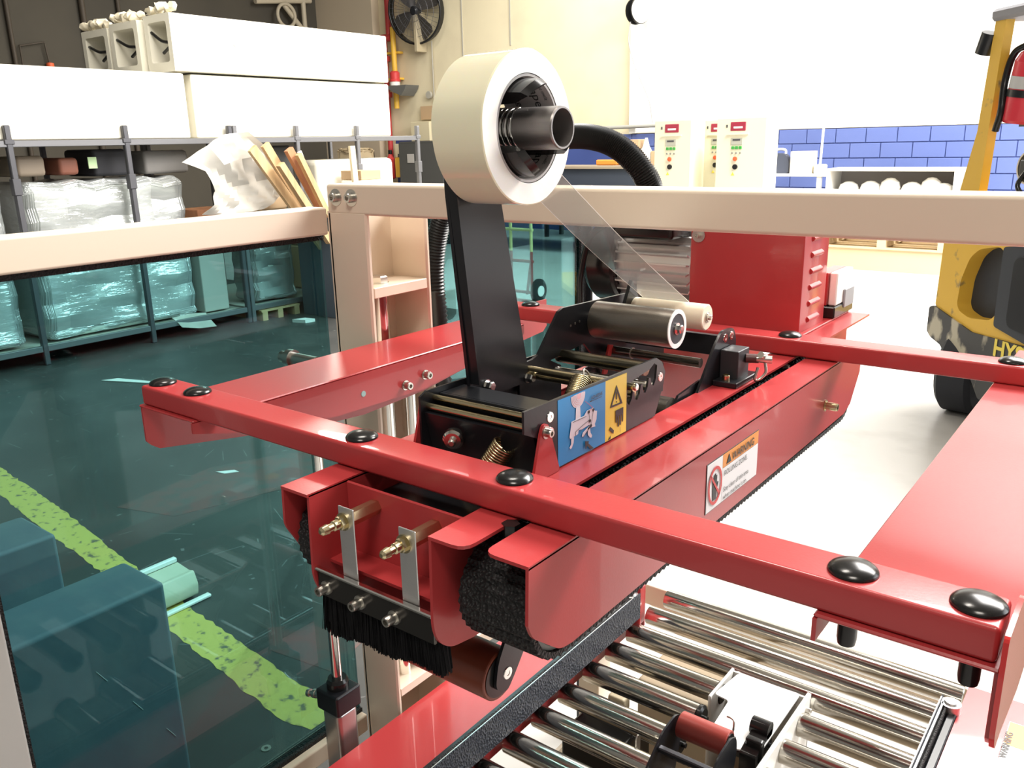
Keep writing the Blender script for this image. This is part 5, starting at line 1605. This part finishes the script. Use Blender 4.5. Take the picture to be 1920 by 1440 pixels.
# control cabinets in the bright aisle
def control(x, y, x0, x1, label):
    e = empty('control_cabinet', (x, y + 0.15, 0), label, 'cabinet', 'cream control cabinets with green keys')
    PB = mat('cream_panel', (0.80, 0.76, 0.58), 0.4)
    mk('cabinet_body', bx(x0, x1, y, y + 0.35, 0, 1.80, 0.008, 1), PB, e)
    mk('nameplate', bx(x - 0.085, x + 0.085, y - 0.006, y, 1.665, 1.755, 0.004, 1), mat('maroon_plate', (0.35, 0.03, 0.06), 0.4), e)
    mk('plate_stripe', bx(x - 0.05, x + 0.05, y - 0.009, y - 0.006, 1.690, 1.710), WHITEP, e)
    mk('lamp_slot', bx(x - 0.135, x - 0.12, y - 0.005, y, 1.70, 1.73), RACKD, e)
    mk('ledge', bx(x - 0.12, x + 0.12, y - 0.02, y, 1.625, 1.637), PB, e)
    mk('display', bx(x - 0.075, x + 0.055, y - 0.006, y, 1.520, 1.590, 0.002, 1), mat('display_frame', (0.45, 0.45, 0.38), 0.4), e)
    mk('readout', bx(x - 0.055, x + 0.030, y - 0.008, y - 0.006, 1.562, 1.580), RACKD, e)
    for i in range(3):
        mk('key', bx(x - 0.065 + i * 0.042, x - 0.033 + i * 0.042, y - 0.012, y, 1.475, 1.505, 0.003, 1), mat('green_key', (0.05, 0.33, 0.06), 0.4), e)
        mk('indicator', cyl((x - 0.055 + i * 0.045, y, 1.435), (x - 0.055 + i * 0.045, y - 0.01, 1.435), 0.009, 10), mat('grey_key', (0.25, 0.25, 0.22), 0.4), e)
    mk('stop_button', lathe((x - 0.015, y, 1.375), (0, -1, 0), [(0.018, 0), (0.024, 0.01), (0.024, 0.02), (0, 0.026)], 16), mat('orange_button', (0.75, 0.13, 0.05), 0.4), e)
    mk('socket', cyl((x - 0.015, y, 1.290), (x - 0.015, y - 0.015, 1.290), 0.028, 18), BLACKM, e)
    mk('caution_mark', prism([(x - 0.06, 1.20), (x - 0.02, 1.20), (x - 0.04, 1.235)], 'y', y - 0.003, y), YELL, e)
    return e


control(-4.640, 9.0, -4.86, -4.40, 'cream control cabinet, leftmost of the three in the bright aisle')
control(-3.855, 9.0, -4.10, -3.54, 'cream control cabinet, rightmost of the three in the bright aisle')
control(-4.36, 9.60, -4.74, -4.02, 'cream control cabinet mostly hidden behind the rightmost one')

# bench with case and carton by the blue wall
bt = empty('packing_bench', (-4.45, 12.6, 0), 'pale bench with a case and a carton by the blue wall', 'bench')
mk('bench_top', bx(-5.1, -3.95, 12.3, 12.95, 1.04, 1.075, 0.004, 1), WHITEP, bt)
for x in (-5.0, -4.05):
    for y in (12.35, 12.9):
        mk('leg', bx(x - 0.03, x + 0.03, y - 0.03, y + 0.03, 0, 1.04), WHITEP, bt)
mk('lamp_post', cyl((-4.24, 12.9, 1.075), (-4.22, 12.9, 1.95), 0.018, 8), WHITEP, bt)
cs = empty('tool_case', (-4.72, 12.55, 1.075), 'dark tool case with a handle standing on the pale bench', 'case')
mk('case_body', prism(rnd([(-4.86, 1.076), (-4.56, 1.076), (-4.56, 1.24), (-4.60, 1.33), (-4.65, 1.36), (-4.78, 1.36), (-4.83, 1.33), (-4.86, 1.24)], 0.04), 'y', 12.50, 12.62), mat('case_grey', (0.07, 0.08, 0.11), 0.5), cs)
mk('handle', tube(bez([(-4.79, 12.56, 1.35), (-4.78, 12.56, 1.40), (-4.71, 12.56, 1.415), (-4.64, 12.56, 1.40), (-4.63, 12.56, 1.35)], 6), 0.018, 8), WHITEP, cs)
cx = empty('open_carton', (-4.36, 12.6, 1.075), 'open cream carton standing on the pale bench', 'box')
mk('carton_body', bx(-4.52, -4.22, 12.45, 12.7, 1.076, 1.385), mat('cream_card', (0.78, 0.68, 0.50), 0.6), cx)
mk('flap', prism([(-4.22, 1.385), (-4.14, 1.37), (-4.22, 1.30)], 'y', 12.45, 12.455), mat('cream_card', (0.78, 0.68, 0.50), 0.6), cx)
tag(mk('folded_cloth', bx(-4.20, -4.06, 12.5, 12.7, 1.076, 1.20, 0.02, 2), WHITEP), 'crumpled white packet beside the open carton', 'packet')
# low shelf with sacks
ls = empty('low_shelf', (-3.0, 12.2, 0), 'long white shelf unit full of white sacks before the blue wall', 'shelf')
mk('shelf_top', bx(-3.83, -2.22, 11.95, 12.5, 1.130, 1.165, 0.004, 1), WHITEP, ls)
mk('shelf_side', bx(-3.83, -3.79, 11.95, 12.5, 0, 1.13), WHITEP, ls)
mk('shelf_side', bx(-2.26, -2.22, 11.95, 12.5, 0, 1.13), WHITEP, ls)
mk('shelf_board', bx(-3.79, -2.26, 11.97, 12.5, 0.82, 0.85), WHITEP, ls)
mk('shelf_back', bx(-3.79, -2.26, 12.47, 12.5, 0, 1.13), mat('shelf_back_grey', (0.30, 0.28, 0.28), 0.6), ls)
for i, (x, h) in enumerate(((-3.58, 0.14), (-3.30, 0.15), (-3.05, 0.19), (-2.78, 0.14), (-2.55, 0.20), (-2.405, 0.13))):
    bm = lathe((x, 12.15, 0.852), (0, 0, 1), [(0.10, 0), (0.13, h * 0.3), (0.11, h * 0.7), (0.05, h * 0.95), (0, h)], 16)
    tag(mk('white_sack', bm, WHITEP), '%s white sack from the left in the long white shelf unit' % ['first', 'second', 'third', 'fourth', 'fifth', 'last'][i], 'sack', 'white sacks in the long shelf unit')
# pallet with sacks
pl_ = empty('pallet', (-2.75, 11.3, 0), 'wooden pallet carrying pinkish sacks behind the red motor cover', 'pallet')
PW = mat('pale_pallet_wood', (0.66, 0.52, 0.32), 0.7)
for i in range(5):
    mk('deck_board', bx(-3.49, -2.03, 10.80 + i * 0.21, 10.95 + i * 0.21, 0.380, 0.403), PW, pl_)
for x in (-3.49, -2.80, -2.13):
    mk('stringer', bx(x, x + 0.10, 10.80, 11.79, 0.285, 0.380), PW, pl_)
for i in range(3):
    mk('bottom_board', bx(-3.49, -2.03, 10.80 + i * 0.42, 10.92 + i * 0.42, 0.262, 0.285), PW, pl_)
mk('bottom_stack', bx(-3.47, -2.05, 10.82, 11.75, 0.0, 0.262), PW, pl_)
ORD = ['first', 'second', 'third', 'fourth', 'fifth', 'last']
for i in range(6):
    x = -3.38 + i * 0.24
    bm = lathe((x, 11.02, 0.405), (0, 0, 1), [(0.08, 0), (0.115, 0.05), (0.105, 0.12), (0.05, 0.16), (0, 0.17)], 20)
    tag(mk('pink_sack', bm, mat('pink_sack_cloth', (0.72, 0.50, 0.42), 0.7)), '%s pinkish sack from the left on the wooden pallet' % ORD[i], 'sack', 'pinkish sacks on the pallet')

# ================================================================== forklift truck (seen from its rear corner)
fk = empty('forklift', (-1.15, 5.55, 0), 'worn yellow and black forklift truck behind the machine on the right', 'forklift')
FM = Matrix.Translation((-1.15, 5.55, 0)) @ Matrix(((0.7071, 0.7071, 0, 0), (-0.7071, 0.7071, 0, 0), (0, 0, 1, 0), (0, 0, 0, 1)))
FY = mat('worn_forklift_yellow', (0.72, 0.44, 0.055), 0.45, var=(9, (0.25, 0.18, 0.08), 1.0, 0.62, 0.70))
FB = mat('worn_forklift_black', (0.055, 0.055, 0.055), 0.55, var=(5.5, (0.46, 0.42, 0.32), 1.0, 0.52, 0.58), stretch=(1, 1, 0.5))
FD_ = mat('forklift_dark', (0.03, 0.035, 0.045), 0.5)


def fkm(name, bm, m, parent=fk, **kw):
    bmesh.ops.transform(bm, matrix=FM, verts=bm.verts)
    return mk(name, bm, m, parent, **kw)


def fprism(poly, t0, t1, holes=()):
    """polygon in (s,z), extruded over t"""
    return prism(poly, 'y', t0, t1, holes)


win = rnd([(0.335, 0.660), (0.345, 0.80), (0.40, 0.93), (0.47, 0.985), (0.62, 1.015), (0.66, 1.0), (0.665, 0.66), (0.62, 0.62), (0.45, 0.60), (0.36, 0.625)], 0.03)
cw = fkm('counterweight', fprism(rnd([(0.14, 0.615), (0.16, 1.16), (0.22, 1.25), (0.95, 1.25), (0.95, 0.545), (0.50, 0.53)], 0.02), 0.0, 0.95, holes=[win]), FY)
fkm('recess_panel', bx(0.30, 0.80, 0.10, 0.12, 0.55, 1.08), FD_, cw)
fkm('window_seal', fprism([(p[0], p[1]) for p in win], 0.085, 0.095), FD_, cw)
fkm('door_panel', fprism(rnd([(0.67, 0.60), (0.67, 1.02), (0.95, 1.06), (0.95, 0.55)], 0.02), -0.012, 0.0), FD_, cw)
fkm('door_panel', fprism(rnd([(0.77, 0.62), (0.77, 0.98), (0.99, 1.0), (0.99, 0.60)], 0.05), -0.020, -0.0125), BLACKM, cw)
fkm('rear_slab', fprism([(0.02, 0.70), (0.02, 1.12), (0.16, 1.16), (0.14, 0.63)], 0.1, 0.85), FY, cw)
sk = fkm('lower_skirt', fprism(rnd([(0.10, 0.455), (0.10, 0.600), (0.14, 0.615), (0.50, 0.53), (0.97, 0.545), (1.7, 0.50), (1.7, 0.18), (0.62, 0.18), (0.52, 0.30), (0.30, 0.34), (0.24, 0.40), (0.14, 0.425)], 0.012), -0.01, 0.96), FB)
for i, ch in enumerate('HYSTER'):
    pass
text('HYSTER', 0.125, FM @ V((0.695, -0.0115, 0.450)), FM.to_3x3() @ V((1, 0, 0.0)), V((0, 0, 1)), YELL, sk, name='lettering', th=0.002, bold=0.004)
fkm('chassis', bx(0.9, 2.2, 0.0, 0.95, 0.25, 0.75, 0.02, 1), FY)
fkm('hood', bx(0.95, 1.5, 0.05, 0.90, 0.75, 1.05, 0.04, 2), FD_)
fkm('seat', bx(1.0, 1.45, 0.25, 0.70, 1.05, 1.18, 0.05, 2), BLACKP)
# tyres
for (s0, t0, r, wd) in ((0.42, 0.04, 0.245, 0.20), (0.42, 0.70, 0.245, 0.20), (1.90, -0.02, 0.32, 0.24), (1.90, 0.75, 0.32, 0.24)):
    tb_ = lathe((s0, t0, r), (0, 1, 0), [(r * 0.5, 0), (r - 0.03, 0), (r, 0.025), (r, wd - 0.025), (r - 0.03, wd), (r * 0.5, wd)], 40)
    if s0 < 1:      # rear steer wheels stand turned
        bmesh.ops.transform(tb_, verts=tb_.verts, matrix=Matrix.Translation((s0 - 0.12, t0 + wd / 2, 0)) @ Matrix.Rotation(math.radians(-55), 4, 'Z') @ Matrix.Translation((-s0, -t0 - wd / 2, 0)))
    ty = fkm('tyre', tb_, mat('tyre_black', (0.022, 0.024, 0.03), 0.7))
fkm('rear_axle', bx(0.40, 0.70, 0.20, 0.80, 0.12, 0.36, 0.05, 2), FB)
# overhead guard
for t0 in (0.02, 0.88):
    fkm('guard_leg', prism([(0.19, 1.20), (0.37, 1.20), (0.39, 1.60), (0.42, 2.15), (0.34, 2.15), (0.30, 1.60)], 'y', t0, t0 + 0.05), FY)
    fkm('guard_leg', prism([(1.75, 0.75), (1.83, 0.75), (1.62, 2.2), (1.54, 2.2)], 'y', t0, t0 + 0.05), FY)
fkm('guard_roof', bx(0.32, 1.66, 0.0, 0.95, 2.15, 2.21, 0.015, 1), mat('guard_grey', (0.25, 0.25, 0.27), 0.5))
fkm('roof_lamp', cyl((0.30, 0.03, 2.10), (0.26, 0.03, 2.00), 0.045, 16), BLACKM)
# mast
for t0 in (0.20, 0.68):
    fkm('mast_rail', bx(2.25, 2.35, t0, t0 + 0.07, 0.08, 2.1), BLACKM)
    fkm('fork', prism([(2.37, 0.06), (3.3, 0.06), (3.3, 0.08), (2.41, 0.11), (2.41, 0.6), (2.37, 0.6)], 'y', t0 - 0.02, t0 + 0.09), FD_)
# gas bottle on the counterweight
gp = empty('gas_bottle', tuple(FM @ V((0.70, 0.5, 1.26))), 'steel gas bottle lying across the back of the forklift', 'gas bottle')
SB = mat('dull_steel_bottle', (0.55, 0.50, 0.42), 0.35, 0.7)
fkm('bottle_body', lathe((0.70, 0.12, 1.42), (0, 1, 0), [(0.0, 0), (0.07, 0.0), (0.13, 0.025), (0.152, 0.07), (0.152, 0.62), (0.13, 0.67), (0.06, 0.70), (0, 0.70)], 32), SB, gp)
fkm('neck_ring', lathe((0.70, 0.10, 1.42), (0, -1, 0), [(0.085, -0.02), (0.085, 0.06), (0.075, 0.06), (0.075, -0.02)], 28, close=False), SB, gp)
fkm('valve', bx(0.66, 0.74, 0.02, 0.12, 1.38, 1.46, 0.01, 2), BLACKM, gp)
fkm('feed_hose', tube(bez([(0.70, 0.03, 1.40), (0.72, -0.02, 1.33), (0.78, 0.0, 1.27), (0.86, 0.05, 1.26)], 8), 0.012, 8), BLACKP, gp)
fkm('strap', lathe((0.70, 0.45, 1.42), (0, 1, 0), [(0.154, 0), (0.157, 0.0), (0.157, 0.04), (0.154, 0.04)], 32, close=False), FD_, gp)
# extinguisher hung in the guard frame
fx = empty('truck_extinguisher', tuple(FM @ V((0.56, 0.10, 1.62))), 'red fire extinguisher strapped under the forklift roof', 'fire extinguisher')
d_ = V((0.16, 0, 1)).normalized()
b0 = V((0.50, 0.10, 1.64))
fkm('cylinder', lathe(b0, d_, [(0.0, 0), (0.070, 0.0), (0.078, 0.015), (0.078, 0.30), (0.06, 0.34), (0.03, 0.365), (0, 0.365)], 28), mat('extinguisher_red', (0.62, 0.04, 0.06), 0.3), fx)
fkm('bracket_band', lathe(b0 + d_ * 0.13, d_, [(0.079, 0), (0.082, 0), (0.082, 0.035), (0.079, 0.035)], 28, close=False), BLACKM, fx)
fkm('label_plate', lathe(b0 + d_ * 0.17, d_, [(0.0792, 0), (0.0795, 0), (0.0795, 0.06), (0.0792, 0.06)], 28, close=False), mat('extinguisher_label', (0.5, 0.5, 0.5), 0.5), fx)
fkm('valve_head', bx(0.535, 0.575, 0.08, 0.12, 1.995, 2.06, 0.008, 1), STEEL, fx)
fkm('squeeze_handle', bx(0.52, 0.64, 0.09, 0.11, 2.05, 2.065, 0.004, 1), BLACKM, fx)
fkm('nozzle_hose', tube(bez([(0.535, 0.08, 2.02), (0.46, 0.06, 1.98), (0.445, 0.04, 1.85), (0.47, 0.02, 1.70), (0.445, 0.02, 1.60)], 8), 0.018, 8), BLACKP, fx)
fkm('mount_plate', bx(0.40, 0.66, 0.185, 0.195, 1.62, 2.0), BLACKM, fx)
